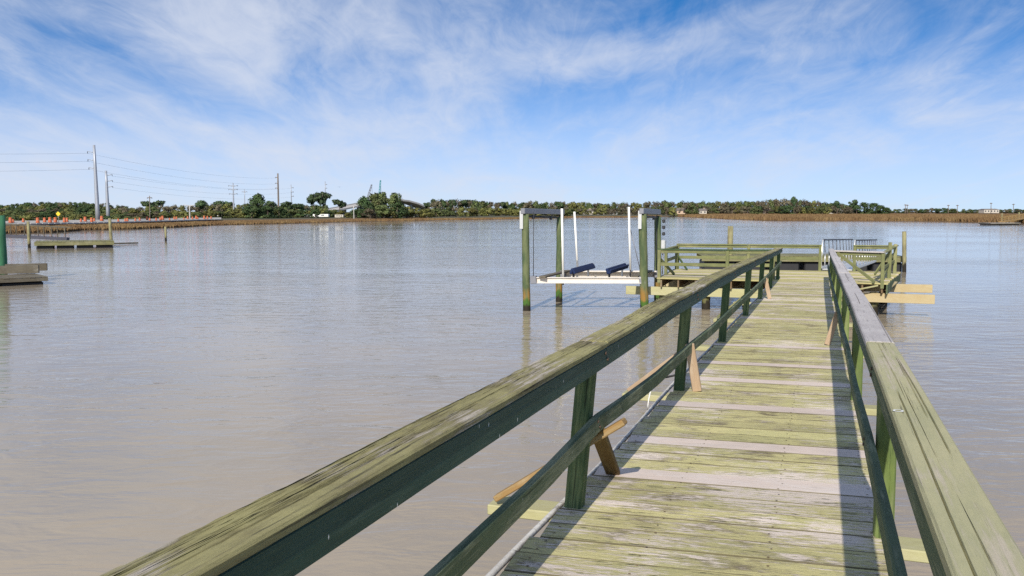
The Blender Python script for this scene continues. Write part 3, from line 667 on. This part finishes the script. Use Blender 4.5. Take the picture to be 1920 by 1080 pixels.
# ------------------------------------------------------------------ docks on the left
nl = float_dock('floating_dock', 'low grey plank float cut off by the left edge below the green pile', ground(-210, 532, .30), ground(90, 519, .30), 2.2, .32, M_OLDD, M_OLDD, 3, .22, .14)
c0, c1 = ground(-200, 519, .35), ground(58, 513, .35)
beam('curb_timber', c0 + Z * .16 + DH * .5, c1 + Z * .16 + DH * .4, .28, .32, M_OLDD, nl)
beam('curb_timber', c0 + Z * .20 + DH * 1.4, c1 + Z * .2 + DH * 1.3 - RT * .4, .22, .30, M_OLDD, nl)
lone_pile('mooring_pile', 'thick bright green pile at the left edge of the photo', -1, 404, 515, .26, M_PILEG, 0, D=36.5)
float_dock('floating_dock', 'olive plank float between two posts in front of the left marsh', ground(64, 455, .5), ground(214, 453, .5), 3.6, .55, M_OLIVED, M_OLIVED, 4, .3, .26)
lone_pile('mooring_pile', 'pale post at the left end of the olive float', 55, 415, 465, .11, M_PILEO)
lone_pile('mooring_pile', 'tall pale post at the right end of the olive float', 209, 409, 457.5, .13, M_PILEO, -.03)
lone_pile('mooring_pile', 'lone dark stub pile standing in open water on the left', 311, 425, 452, .10, M_PILEO)
gg = thing('gangway', 'dark sloping gangway with thin pale rails beside the olive float', 'gangway', ground(70, 452, .9))
ga, gb = ground(-80, 438.5, 1.1), ground(128, 448, .62)
beam('deck_panel', ga, gb, 1.3, .22, M_SLATE, gg)
for sgn in (-.6, .6):
    o_ = Vector((0, sgn, 0)); beam('hand_rail', ga + o_ + Z * 1.0, gb + o_ + Z * .95, .05, .06, M_OLDD, gg)
    for i in range(8): p = lerp(ga, gb, (i + .5) / 8) + o_; beam('rail_post', p, p + Z * .98, .06, .06, M_OLDD, gg, up=DH)
bo = ground(200, 457, .12)
tag(beam('drift_timber', bo, ground(256, 455.5, .10), .5, .12, M_OLDD), 'thin dark timber floating off the right end of the olive float', 'timber')
tag(beam('drift_timber', ground(152, 458.5, .2), ground(196, 457, .2), .4, .16, M_PVC), 'pale timber lying along the front of the olive float', 'timber')
# small dock far right
sd_ = float_dock('floating_dock', 'small pale float moored in front of the right-hand marsh', ground(1858, 419.5, .3), ground(1914, 419, .3), 3.0, .45, M_CONC, M_OLDD, 3, .6, .2)
for x, yt, lab in ((1878, 400, 'thin post at the left of the small far float'), (1910, 398, 'taller thin post at the right of the small far float')): lone_pile('mooring_pile', lab, x, yt, 419, .16, M_PILEO)
og = thing('gangway', 'orange-brown timber gangway rising from the small far float to the right', 'gangway', ground(1890, 418, .5))
a_, b_ = ground(1878, 416, .55), at(1990, 397.5, 225)
beam('deck_panel', a_, b_, 1.4, .2, M_ORANGE, og)
for sgn in (-.7, .7):
    o_ = Vector((0, sgn, 0)); beam('hand_rail', a_ + o_ + Z * 1.0, b_ + o_ + Z * 1.0, .08, .14, M_ORANGE, og); beam('mid_rail', a_ + o_ + Z * .5, b_ + o_ + Z * .5, .08, .10, M_ORANGE, og)
    for i in range(9): p = lerp(a_, b_, (i + .2) / 9) + o_; beam('rail_post', p, p + Z * .98, .1, .1, M_ORANGE, og, up=DH)

# ------------------------------------------------------------------ road works: barrels, sign
def lathe(name, prof, mat, M, parent, seg=12):
    V, Fc = [], []
    for (r_, z_) in prof:
        for j in range(seg): a = 2 * math.pi * j / seg; V.append((r_ * math.cos(a), r_ * math.sin(a), z_))
    for i in range(len(prof) - 1):
        for j in range(seg): a, b = i * seg + j, i * seg + (j + 1) % seg; Fc.append((a, b, b + seg, a + seg))
    Fc.append(tuple(range((len(prof) - 1) * seg, len(prof) * seg)))
    return mesh_obj(name, pymesh(name, V, Fc), mat, M, parent)
def children(o): return [c for c in bpy.data.objects if c.parent == o]
def copy_thing(root, kids, loc, scale=1.0, rz=0.0):
    r = root.copy(); COL.objects.link(r); r.matrix_basis = Matrix.Translation(loc) @ Matrix.Rotation(rz, 4, 'Z') @ Matrix.Diagonal((*(scale if isinstance(scale, tuple) else (scale,) * 3), 1)); MW[r.name] = r.matrix_basis.copy()
    for c in kids:
        d_ = c.copy(); COL.objects.link(d_); d_.parent = r
    return r
BXP = [20, 25, 44, 71, 84, 94, 104, 121, 126, 152, 160, 172, 177, 191, 222, 235, 239, 254, 262, 276, 281, 293, 301, 305, 318, 327, 331, 345, 352, 361, 368, 371, 383, 389, 396]
def barrel_at(px): p = road_pt(px); n_ = Vector((p.x, p.y, 0)).normalized(); q_ = random.uniform(1.5, 5.0); return p + n_ * q_ + Z * (.12 + .38 * (q_ - .4) / 8.6)
b0 = thing('traffic_barrel', 'orange and white traffic barrel in the row along the left road', 'traffic barrel', (0, 0, 0), 'barrels along the left road')
lathe('body', [(.36, .06), (.34, .1), (.34, .42), (.31, .44), (.31, .72), (.28, .74), (.28, 1.02), (.2, 1.08)], M_ORNG, Matrix.Identity(4), b0)
lathe('stripe', [(.317, .54), (.317, .60)], M_WALL3, Matrix.Identity(4), b0)
lathe('base', [(.5, 0), (.5, .06), (.36, .07)], M_BLACK, Matrix.Identity(4), b0)
bk = children(b0)
for i, x in enumerate(BXP):
    sc = 1.0 if x < 210 else .85
    if i == 0: b0.matrix_basis = Matrix.Translation(barrel_at(x)) @ Matrix.Scale(.75, 4)
    else: copy_thing(b0, bk, barrel_at(x), sc * random.uniform(.45, .85))
sg = road_pt(91) + Vector((0, 3, .1)); st = thing('road_sign', 'yellow diamond road sign among the orange barrels', 'road sign', sg)
tube('post', sg, sg + Z * 1.5, .05, M_GALV, st, seg=6)
sgm = pymesh('diamond', [(-.36, 0, 0), (0, 0, -.36), (.36, 0, 0), (0, 0, .36), (-.36, .03, 0), (0, .03, -.36), (.36, .03, 0), (0, .03, .36)], [(0, 1, 2, 3), (7, 6, 5, 4), (0, 4, 5, 1), (1, 5, 6, 2), (2, 6, 7, 3), (3, 7, 4, 0)])
mesh_obj('plate', sgm, M_YEL, Matrix.Translation(sg + Z * 1.45 - Vector((0, .06, 0))), st)

# ------------------------------------------------------------------ power poles and wires
PT = {}
def pole(key, label, xb, yb, xt, yt, D, rb, rt, mat, arms, side, name='power_pole'):
    b = at(xb, yb, D); b.z = min(b.z, 1.0) if yb > 398 else .9; t = at(xt, yt, D); t.x = lerp(b.x, t.x, .6)
    th = thing(name, label, 'power pole', b); tube('shaft', b - Z * .3, t, rb, mat, th, r1=rt, seg=12, rings=4)
    tips = []
    for (yy, ln) in arms:
        k = (at(xt, yy, D).z - b.z) / (t.z - b.z); p = lerp(b, t, k)
        for sx in side:
            e = p + RT * sx * ln + Z * ln * .15; ar = tube('cross_arm', p, e, .09 * D / 155, mat, th, r1=.05 * D / 155, seg=6); tube('insulator', e + Z * .02, e - Z * .35, .06, M_DARK, ar, seg=6); tips.append(e - Z * .3)
    PT[key] = tips; return th
pole('1', 'tallest steel power pole, with three arms to the left, rising from the left marsh', 184, 419, 175, 272, 155, .40, .2, M_POLE, [(286, 1.2), (301, 1.2), (316, 1.1)], (-1,))
pole('2', 'steel power pole with arms to the right, just beside the tallest pole', 203, 410, 198, 320, 190, .40, .22, M_POLE, [(329, 1.3), (340, 1.3), (351, 1.3)], (1,))
pole('3', 'thin dark pole rising behind the scrub at the left', 281, 409, 281, 367, 230, .14, .10, M_POLEW, [(371, .6)], (-1, 1))
pole('4', 'short pale pole with a little crosspiece above the barrels', 356, 411, 355.5, 385, 200, .16, .12, M_CONC, [(386, 1.4)], (-1, 1))
pole('5', 'pale pole with three wide double arms at the left of the dark evergreen', 438.5, 405, 437, 343, 290, .28, .16, M_POLE, [(349, 1.5), (356, 1.5), (364, 1.3)], (-1, 1))
pole('6', 'faint thin pole between the double-armed pole and the dark evergreen', 459, 400, 459, 355, 420, .2, .14, M_POLE, [(360, 1.2)], (-1, 1))
pole('7', 'dark thick pole standing tallest above the left treeline', 522.5, 402, 521, 325, 300, .34, .24, M_POLEW, [(333, .9), (344, .9), (353, .9)], (-1,))
pole('8', 'slim grey pole with short arms right of the dark thick pole', 547, 404, 545.5, 346, 350, .26, .14, M_POLE, [(352, .9), (360, .9), (368, .9)], (1,))
pole('9', 'far slim pole showing above the two pines', 610, 400, 610, 340, 480, .26, .2, M_POLE, [(346, 1.0), (353, 1.0)], (1,))
pole('10', 'slender pale post on the bank in front of the bridge ramp', 664, 416, 662.5, 386, 268, .14, .12, M_CONC, [(388, .3)], (1,))
pole('11', 'grey post on the bank in front of the big oak clump', 729, 412, 729, 385, 300, .16, .14, M_GALV, [(386, .3)], (1,))
for i, (x, yt, lab) in enumerate(((1697.5, 383, 'left one of the close pair of far masts right of the trees'), (1701, 383.5, 'right one of the close pair of far masts right of the trees'), (1778, 384, 'far slim mast above the marsh right of the twin masts'), (1795, 384, 'far mast with low scrub round its foot'), (1858, 380, 'far slim mast left of the white building'), (1900, 382, 'farthest right slim mast on the horizon'))):
    pole('r%d' % i, lab, x, 398, x, yt, 900, .35, .25, M_POLEW, [(yt + 1.5, 1.2)], (-1, 1), 'far_mast')
def wire(label, a, b, sag, r_=.014, group=None):
    pts = [lerp(a, b, k) - Z * sag * 4 * k * (1 - k) for k in np.linspace(0, 1, 24)]
    tag(path_tube('power_line', pts, r_, M_DARK, seg=4), label, 'power line', group)
T = PT['1']
for i, nm in enumerate(('top', 'middle', 'bottom')):
    wire('%s power line running left out of the photo from the tallest pole' % nm, T[i], at(-500, (278, 297, 316)[i], 120), .4, .011)
    wire('%s power line from the tallest pole to the dark thick pole' % nm, T[i], PT['7'][i], 1.3, .011)
    wire('%s power line from the second pole to the slim grey pole' % nm, PT['2'][i], PT['8'][i], 1.6, .011)

# ------------------------------------------------------------------ bridge, cranes, trailers, houses
br = thing('bridge', 'pale concrete road bridge humped above the trees left of centre', 'bridge', land_at(715, 470))
BP = [(560, 403, 400), (590, 399, 410), (613, 395.5, 418), (645, 389.5, 430), (673, 384, 440), (700, 379, 452), (722, 376, 460), (738, 375.2, 466), (755, 376.8, 472), (772, 381.5, 478), (788, 388, 484), (801, 394.5, 488), (822, 402, 495)]
bpts = [at(*b) for b in BP]
for a, b in zip(bpts, bpts[1:]):
    sl_ = beam('deck_span', a, b, 9.0, .9, M_CONC, br, bev=.05); beam('parapet', a + Z * .75 - Vector((0, 4.4, 0)), b + Z * .75 - Vector((0, 4.4, 0)), .25, .6, M_CONC, sl_, bev=0)
for a in bpts[1:-1]:
    for dy in (-3, 3): tube('column', Vector((a.x, a.y + dy, .3)), Vector((a.x, a.y + dy, a.z - .4)), .6, M_CONC, br, seg=10)
def crane(label, xb, yb, xt, yt, D, mat):
    t = at(xt, yt, D); b = at(xb, yb, D); foot = b + (b - t) * .9; foot.z = 2.2
    th = thing('crane', label, 'crane', Vector((foot.x, foot.y, .9))); u = frame(foot, t).to_3x3() @ Vector((0, 1, 0)); w_ = frame(foot, t).to_3x3() @ Z
    cs = [(u * a + w_ * c) * .5 for a, c in ((-1, -1), (1, -1), (1, 1), (-1, 1))]
    for c in cs: tube('chord', foot + c, t + c * .5, .12, mat, th, seg=6)
    for i in range(12):
        for j in range(4):
            p0 = lerp(foot + cs[j], t + cs[j] * .5, i / 12); j2 = (j + 1) % 4; p1 = lerp(foot + cs[j2], t + cs[j2] * .5, (i + 1) / 12); tube('lattice_brace', p0, p1, .06, mat, th, seg=4)
    tube('hoist_cable', t, Vector((t.x + .6, t.y, 3.0)), .07, M_DARK, th, seg=4); beam('cab', foot - RT * 1.5 - Z * .4, foot + RT * 1.2 - Z * .4, 2.0, 1.4, mat, th, bev=.1)
    for dy in (-1, 1): beam('track', foot + Vector((-1.8, dy, -1.0)), foot + Vector((1.8, dy, -1.0)), .5, .7, M_BLACK, th, bev=.2)
crane('dark blue-grey lattice crane boom leaning right above the oak clump', 688, 366, 697, 346, 470, M_GALV)
crane('teal lattice crane boom standing nearly upright above the oak clump', 710.5, 362, 713.5, 338, 500, M_TEAL)
def trailer(label, x0, x1, yt, yb, D, mat):
    a, b = at(x0, yb, D), at(x1, yb, D); h = at(x0, yt, D).z - a.z; th = thing('parked_trailer', label, 'trailer', (a + b) / 2)
    bd = beam('body', a + Z * (h * .6), b + Z * (h * .6), 2.2, h * .8, mat, th, bev=.08); L_ = (b - a).length
    for k in (.2, .45, .7): c = lerp(a, b, k) + Z * h * .7 - Vector((0, 1.11, 0)); beam('window', c, c + RT * L_ * .13, .04, h * .25, M_GLASS, bd, bev=0)
    for k in (.3, .7):
        c = lerp(a, b, k) + Z * .25; tube('wheel', c - Vector((0, 1.0, 0)), c - Vector((0, .7, 0)), .3, M_BLACK, th, seg=12)
trailer('long white trailer on the bank under the two pines', 572, 617, 401.5, 408, 285, M_WHITE)
trailer('short cream trailer on the bank right of the long white one', 629, 645, 402.5, 409.5, 275, M_WALL1)
trailer('low white trailer behind the reeds left of the double-armed pole', 409, 430, 402, 406, 280, M_WHITE)
trailer('small white trailer behind the reeds just right of the double-armed pole', 444, 450, 401.5, 406, 285, M_WHITE)
def house(label, x0, x1, yt, ye, yb, D, mat):
    a, b = at(x0, yb, D), at(x1, yb, D); a.z = b.z = max(.9, min(a.z, 1.3)); he = at(x0, ye, D).z - a.z; ht = at(x0, yt, D).z - a.z; dp = (b - a).length * .7
    th = thing('waterfront_house', label, 'house', (a + b) / 2)
    wl_ = beam('wall', a + Z * he / 2, b + Z * he / 2, dp, he, mat, th, bev=0); x_ = RT; bk_ = Vector((0, dp / 2 + .3, 0)); o_ = RT * .35
    V = [a - o_ - bk_ + Z * he, b + o_ - bk_ + Z * he, b + o_ + bk_ + Z * he, a - o_ + bk_ + Z * he, a + RT * .3 + Z * ht, b - RT * .3 + Z * ht]
    rf_ = mesh_obj('roof', pymesh('roof', [v - a for v in V], [(0, 1, 5, 4), (2, 3, 4, 5), (1, 2, 5), (3, 0, 4), (3, 2, 1, 0)]), M_ROOF, Matrix.Translation(a), th)
    c = lerp(a, b, .7) + Z * ht; beam('chimney', c - Z * .5, c + Z * .5, .6, .6, M_WALL3, rf_, up=RT, bev=0)
    n = max(2, int((b - a).length / 3))
    for i in range(n):
        c = lerp(a, b, (i + .3) / n) + Z * he * .55 - Vector((0, dp / 2 + .02, 0)); beam('window', c, c + RT * (b - a).length / n * .4, .06, he * .4, M_GLASS, wl_, bev=0)
house('pale gabled house left of the boat lift on the far bank', 1092, 1112, 392, 396, 402, 560, M_WALL1)
house('grey house on the far bank between the lift guide poles', 1118, 1132, 393, 396.5, 402, 570, M_WALL2)
house('dark roofed house on the far bank behind the right bunk', 1142, 1160, 393.5, 396.5, 402, 575, M_WALL2)
house('tan house on the far bank just right of the lift', 1268, 1286, 390, 395, 401, 600, M_WALL3)
house('cream house among trees left of the platform post', 1310, 1324, 391, 395, 400, 640, M_WALL1)
house('small pale house among trees right of the platform post', 1433, 1447, 391.5, 395, 399.5, 690, M_WALL1)
house('wide cream house left of the dark evergreen clump on the right', 1548, 1576, 391, 394.5, 399.5, 700, M_WALL1)
house('long white building on the far right horizon', 1840, 1868, 391.5, 393, 397.5, 1050, M_WALL1)

# ------------------------------------------------------------------ trees
def crown_mesh(clumps, n, leaf, seed, flat=1.0):
    rg = np.random.default_rng(seed); cl = np.array(clumps); wts = cl[:, 3] ** 2; idx = rg.choice(len(cl), n, p=wts / wts.sum())
    dirs = rg.normal(size=(n, 3)); dirs /= np.linalg.norm(dirs, axis=1)[:, None]; rad = rg.random(n) ** .45
    c = cl[idx, :3] + dirs * (cl[idx, 3] * rad)[:, None] * np.array([1, 1, flat])
    a = rg.normal(size=(n, 3)); a /= np.linalg.norm(a, axis=1)[:, None]; b = np.cross(a, dirs + rg.normal(size=(n, 3)) * .5); b /= np.linalg.norm(b, axis=1)[:, None] + 1e-6
    sz = leaf * rg.uniform(.6, 1.3, n)[:, None]; V = np.stack([c - a * sz - b * sz * .6, c + a * sz - b * sz * .6, c + a * sz * .7 + b * sz * .6, c - a * sz * .7 + b * sz * .6], 1).reshape(-1, 3)
    cen = np.array([0, 0, cl[:, 2].mean()]); nr = dirs * .9 + (c - cen) * 1.6 + rg.normal(size=(n, 3)) * .22 + np.array([0, 0, .25]); nr /= np.linalg.norm(nr, axis=1)[:, None]
    flip = (np.einsum('ij,ij->i', np.cross(a, b), nr) < 0); V = V.reshape(n, 4, 3); V[flip] = V[flip][:, ::-1]; V = V.reshape(-1, 3)
    me = bpy.data.meshes.new('crown'); me.vertices.add(4 * n); me.vertices.foreach_set('co', V.ravel().astype(np.float32)); me.loops.add(4 * n); me.loops.foreach_set('vertex_index', np.arange(4 * n, dtype=np.int32))
    me.polygons.add(n); me.polygons.foreach_set('loop_start', np.arange(0, 4 * n, 4, dtype=np.int32)); me.update(calc_edges=True)
    me.polygons.foreach_set('use_smooth', [True] * n); me.normals_split_custom_set_from_vertices(np.repeat(nr, 4, 0).tolist()); return me
def trunk_mesh(segs):
    V, Fc = [], []
    for (p0, p1, r0, r1) in segs:
        p0, p1 = Vector(p0), Vector(p1); Mf = frame(p0, p1).to_3x3(); i = len(V)
        for p, r_ in ((p0, r0), (p1, r1)):
            for j in range(6): a = j * math.pi / 3; V.append(p + Mf @ Vector((0, r_ * math.cos(a), r_ * math.sin(a))))
        for j in range(6): Fc.append((i + j, i + 6 + j, i + 6 + (j + 1) % 6, i + (j + 1) % 6))
    return pymesh('trunk', V, Fc)
KIND = {}
def make_kind(kind, var, name, leafm, clumps, n, leaf, segs, flat=1.0):
    KIND.setdefault(kind, []).append((name, crown_mesh(clumps, n, leaf, hash((len(KIND), var)) % 9999, flat), leafm, trunk_mesh(segs)))
rk = random.Random(5)
def rnd_clumps(n, w, z0, z1, r0, r1, power=1.0):
    out = []
    for _ in range(n):
        z_ = rk.uniform(z0, z1); f = (z_ - z0) / (z1 - z0 + 1e-6); ww = w * (1 - .75 * f ** 2) ; a = rk.uniform(0, 6.28); r_ = ww * rk.random() ** .5
        out.append((r_ * math.cos(a), r_ * math.sin(a), z_, rk.uniform(r0, r1)))
    return out
for v_ in range(4):       # unit height trees
    cs = rnd_clumps(22, .50, .14, .86, .12, .20); make_kind('oak', v_, 'oak_tree', L_OAK, cs, 2200, .031, [((0, 0, 0), (.02, 0, .4), .045, .03)] + [((.02, 0, .3), c[:3], .02, .006) for c in cs[:6]])
    cs = rnd_clumps(22, .48, .06, .86, .12, .19); make_kind('dark', v_, 'evergreen_tree', L_DARK, cs, 2300, .030, [((0, 0, 0), (0, .02, .5), .04, .02)] + [((0, 0, .3), c[:3], .015, .005) for c in cs[:4]])
    cs = rnd_clumps(22, .52, .10, .84, .11, .19); make_kind('olive', v_, 'olive_green_tree', L_OLIVE, cs, 2000, .031, [((0, 0, 0), (.02, 0, .4), .04, .025)] + [((0, 0, .3), c[:3], .018, .005) for c in cs[:5]])
    cs = rnd_clumps(22, .52, .16, .88, .10, .17); make_kind('brown', v_, 'bare_winter_tree', L_BROWN, cs, 1500, .027, [((0, 0, 0), (.02, .01, .42), .04, .028)] + [((.01, 0, .3), c[:3], .016, .004) for c in cs[:12]])
    cs = [(rk.uniform(-.25, .25), rk.uniform(-.25, .25), z_, rk.uniform(.12, .19)) for z_ in (.55, .62, .68, .72, .78, .84, .86, .75, .69, .80)]; make_kind('pine', v_, 'pine_tree', L_PINE, cs, 1400, .029, [((0, 0, 0), (.03, .0, .9), .028, .012)] + [((.02, 0, c[2] - .12), c[:3], .012, .005) for c in cs], .62)
    cs = rnd_clumps(16, .55, .06, .80, .16, .26); make_kind('bush', v_, 'shrub', L_OLIVE if v_ % 2 else L_OAK, cs, 1100, .042, [((0, 0, 0), (.02, 0, .5), .04, .02)])
FIRST = {}
def tree(kind, px, ytop, D, wpx, label, group=None, base=None):
    v = rk.randrange(4); name, cm, lm, tm = KIND[kind][v]; b = land_at(px, D)
    if base is not None: b.z = base
    b = b + Z * -.1; h = max(.8, at(px, ytop, D).z - b.z) / .93; w = 1.25 * wpx * D / F
    M = Matrix.Translation(b) @ Matrix.Rotation(rk.uniform(0, 6.28), 4, 'Z') @ Matrix.Diagonal((w, w, h, 1))
    r_ = bpy.data.objects.new(name, None); COL.objects.link(r_); r_.matrix_basis = M; tag(r_, label, name.replace('_', ' ').replace('bare winter', 'bare').replace('olive green', 'olive'), group)
    for nm, me, mt in (('crown', cm, lm), ('trunk', tm, M_BARK)):
        o = bpy.data.objects.new(nm, me); COL.objects.link(o); o.parent = r_
        if not me.materials: me.materials.append(mt)
WORDS = {'oak': 'green oak', 'dark': 'dark evergreen', 'olive': 'olive-green tree', 'brown': 'bare brown winter tree', 'pine': 'pine', 'bush': 'low shrub'}
def stretch(x0, x1, step, tops, D, kinds, where, wpx, dD=.06, jit=2.0):
    x = x0
    while x < x1:
        k_ = rk.choice(kinds); yt = interp(x, [t[0] for t in tops], [t[1] for t in tops]) + rk.uniform(-.5, 1) * jit
        tree(k_, x + rk.uniform(-.3, .3) * step, yt, D(x) * (1 + rk.uniform(-dD, dD)), wpx * rk.uniform(.8, 1.3), '%s %s' % (WORDS[k_], where), '%s trees %s' % (k_, where)); x += step * rk.uniform(.75, 1.25)
# wooded rise at far left
HT = [(-120, 396), (-40, 389), (20, 384), (60, 380.5), (110, 379), (160, 379), (200, 381.5), (230, 386), (260, 392)]
for D_, dy, st_, w_ in ((330, 0, 9, 17), (285, 5, 10, 19), (245, 11, 11, 20), (205, 17, 12, 22), (172, 22, 14, 20)):
    stretch(-130, 262, st_, [(a, b + dy) for a, b in HT], lambda x, D_=D_: D_, ['dark', 'oak', 'oak', 'dark', 'olive', 'brown'] if dy < 15 else ['olive', 'bush', 'bush', 'dark'], 'on the wooded rise at far left', w_, .05, 1.6)
stretch(215, 430, 12, [(215, 395), (260, 388), (330, 385), (400, 384), (430, 383)], lambda x: interp(x, [215, 430], [250, 300]), ['olive', 'brown', 'brown', 'oak', 'olive'], 'in the scrub right of the tall steel poles', 24)
stretch(215, 470, 13, [(215, 400), (300, 396), (470, 394)], lambda x: interp(x, [215, 470], [215, 275]), ['bush', 'olive', 'brown', 'bush'], 'low along the road behind the barrels', 22)
stretch(400, 620, 13, [(400, 382), (440, 381), (500, 382), (560, 383), (620, 385)], lambda x: 340, ['oak', 'brown', 'olive', 'dark', 'brown'], 'behind the evergreen clump left of centre', 24)
stretch(430, 640, 12, [(430, 391), (640, 393)], lambda x: interp(x, [430, 640], [275, 290]), ['bush', 'olive', 'dark', 'olive'], 'fringing the bank left of the bridge', 24)
for px, yt, D_, w_, kd, lab in ((278, 377, 260, 26, 'pine', 'left of two round pines rising over the scrub at left'), (296, 376, 265, 28, 'pine', 'right of two round pines rising over the scrub at left'), (378, 376, 270, 26, 'pine', 'dark pine rising alone right of the short pale pole'), (411, 377, 300, 26, 'pine', 'flat pine just left of the double-armed pole'), (428, 378, 305, 22, 'pine', 'small pine touching the double-armed pole'),
    (486, 364, 262, 40, 'dark', 'tallest dark evergreen, dense to the ground, left of the thick pole'), (473, 384, 250, 36, 'dark', 'low dark evergreen mass at the left foot of the tallest evergreen'), (502, 388, 252, 34, 'dark', 'low dark evergreen mass at the right foot of the tallest evergreen'), (524, 390, 258, 34, 'dark', 'dark bushy evergreen round the foot of the thick pole'), (508, 377, 300, 28, 'pine', 'pine crown peeping over the right shoulder of the tallest evergreen'), (540, 378, 310, 26, 'pine', 'flat pine behind the slim grey pole'), (560, 382, 310, 24, 'pine', 'lower pine right of the slim grey pole'),
    (589, 361, 300, 30, 'pine', 'left of the twin tall pines left of the bridge'), (607, 361, 300, 34, 'pine', 'right of the twin tall pines left of the bridge'), (637, 374, 320, 26, 'pine', 'smaller flat pine between the twin pines and the bridge ramp'),
    (684, 369, 290, 32, 'dark', 'left shoulder tree of the big dark clump before the bridge'), (702, 362, 292, 34, 'oak', 'left peak of the big oak clump before the bridge'), (716, 361, 295, 34, 'oak', 'middle peak of the big oak clump before the bridge'), (740, 362, 296, 32, 'oak', 'right peak of the big oak clump before the bridge'), (690, 386, 280, 36, 'dark', 'dark low tree at the left foot of the big oak clump'), (718, 384, 284, 38, 'oak', 'low oak filling the middle of the big clump'), (745, 380, 290, 36, 'dark', 'low dark tree at the right foot of the big clump'), (694, 391, 272, 26, 'brown', 'grey bare shrub at the water below the big oak clump'),
    (728, 392, 286, 26, 'olive', 'olive shrub by the grey post under the big clump'), (763, 386, 300, 28, 'olive', 'olive palm-like shrub left of the bridge end'), (779, 389, 304, 26, 'olive', 'olive shrub in front of the bridge end'), (795, 392, 306, 24, 'olive', 'last olive shrub right of the bridge end'), (668, 392, 278, 26, 'dark', 'dark shrub behind the slender pale post'), (650, 398, 276, 20, 'bush', 'shrub left of the slender pale post')):
    tree(kd, px, yt, D_, w_, lab)
stretch(803, 1062, 10, [(803, 379), (815, 375), (850, 374.5), (900, 376), (960, 380), (1000, 379), (1062, 381)], lambda x: interp(x, [803, 1062], [370, 500]), ['dark', 'oak', 'dark', 'oak', 'brown', 'pine'], 'in the back row of the far bank left of the lift', 22)
stretch(800, 1062, 11, [(800, 391), (900, 389), (1062, 391)], lambda x: interp(x, [800, 1062], [335, 455]), ['olive', 'bush', 'olive', 'oak', 'brown'], 'in the front row of the far bank left of the lift', 22)
stretch(1050, 1300, 9, [(1050, 379), (1120, 381), (1180, 381), (1230, 378), (1300, 379)], lambda x: 620, ['oak', 'brown', 'oak', 'brown', 'olive'], 'in the back row of the far bank behind the lift', 20)
stretch(1050, 1300, 10, [(1050, 390), (1160, 389), (1300, 388)], lambda x: 545 if x < 1270 else 620, ['oak', 'brown', 'olive', 'brown'], 'in the front row of the far bank behind the lift', 18)
stretch(1290, 1600, 9, [(1290, 379), (1350, 379), (1420, 377), (1480, 374), (1530, 377), (1560, 382), (1600, 384)], lambda x: 760, ['oak', 'brown', 'olive', 'brown', 'oak'], 'in the back row beyond the right marsh', 20)
stretch(1290, 1595, 10, [(1290, 388), (1440, 386), (1600, 388)], lambda x: 665, ['oak', 'brown', 'dark', 'olive', 'brown'], 'in the front row beyond the right marsh', 19)
for px, yt, w_, kd, lab in ((1488, 369, 16, 'pine', 'thin pine spiking highest above the right treeline'), (1569, 377, 18, 'pine', 'round pine just left of the lone umbrella pine on the right'), (1598, 375, 20, 'pine', 'lone umbrella pine above the dark clump on the right'), (1606, 384, 26, 'dark', 'left dark evergreen of the clump ending the right treeline'), (1620, 381, 28, 'dark', 'highest dark evergreen of the clump ending the right treeline'), (1637, 382, 28, 'dark', 'middle dark evergreen of the clump ending the right treeline'), (1650, 386, 24, 'dark', 'low dark evergreen of the clump ending the right treeline'), (1661, 389, 18, 'dark', 'last small evergreen at the right end of the treeline')):
    tree(kd, px, yt, 640, w_, lab)
stretch(1665, 1960, 9, [(1665, 392), (1720, 391), (1780, 390.5), (1830, 392.5), (1960, 392)], lambda x: 1150, ['oak', 'dark', 'oak', 'brown'], 'on the far right horizon', 14, .1, 1.0)
# gull over the trees
gp = at(636, 351, 520)
tag(mesh_obj('gull', pymesh('gull', [(0, -.3, 0), (.07, 0, .06), (0, .35, 0), (-.07, 0, .06), (0, 0, -.06), (.75, .1, .16), (.4, -.12, .22), (-.75, .1, .16), (-.4, -.12, .22)], [(0, 1, 4), (1, 2, 4), (2, 3, 4), (3, 0, 4), (0, 3, 1), (3, 2, 1), (1, 6, 5), (1, 5, 2), (3, 7, 8), (3, 2, 7)]), M_DARK, Matrix.Translation(gp)), 'small dark bird flying right of the twin pines', 'bird')
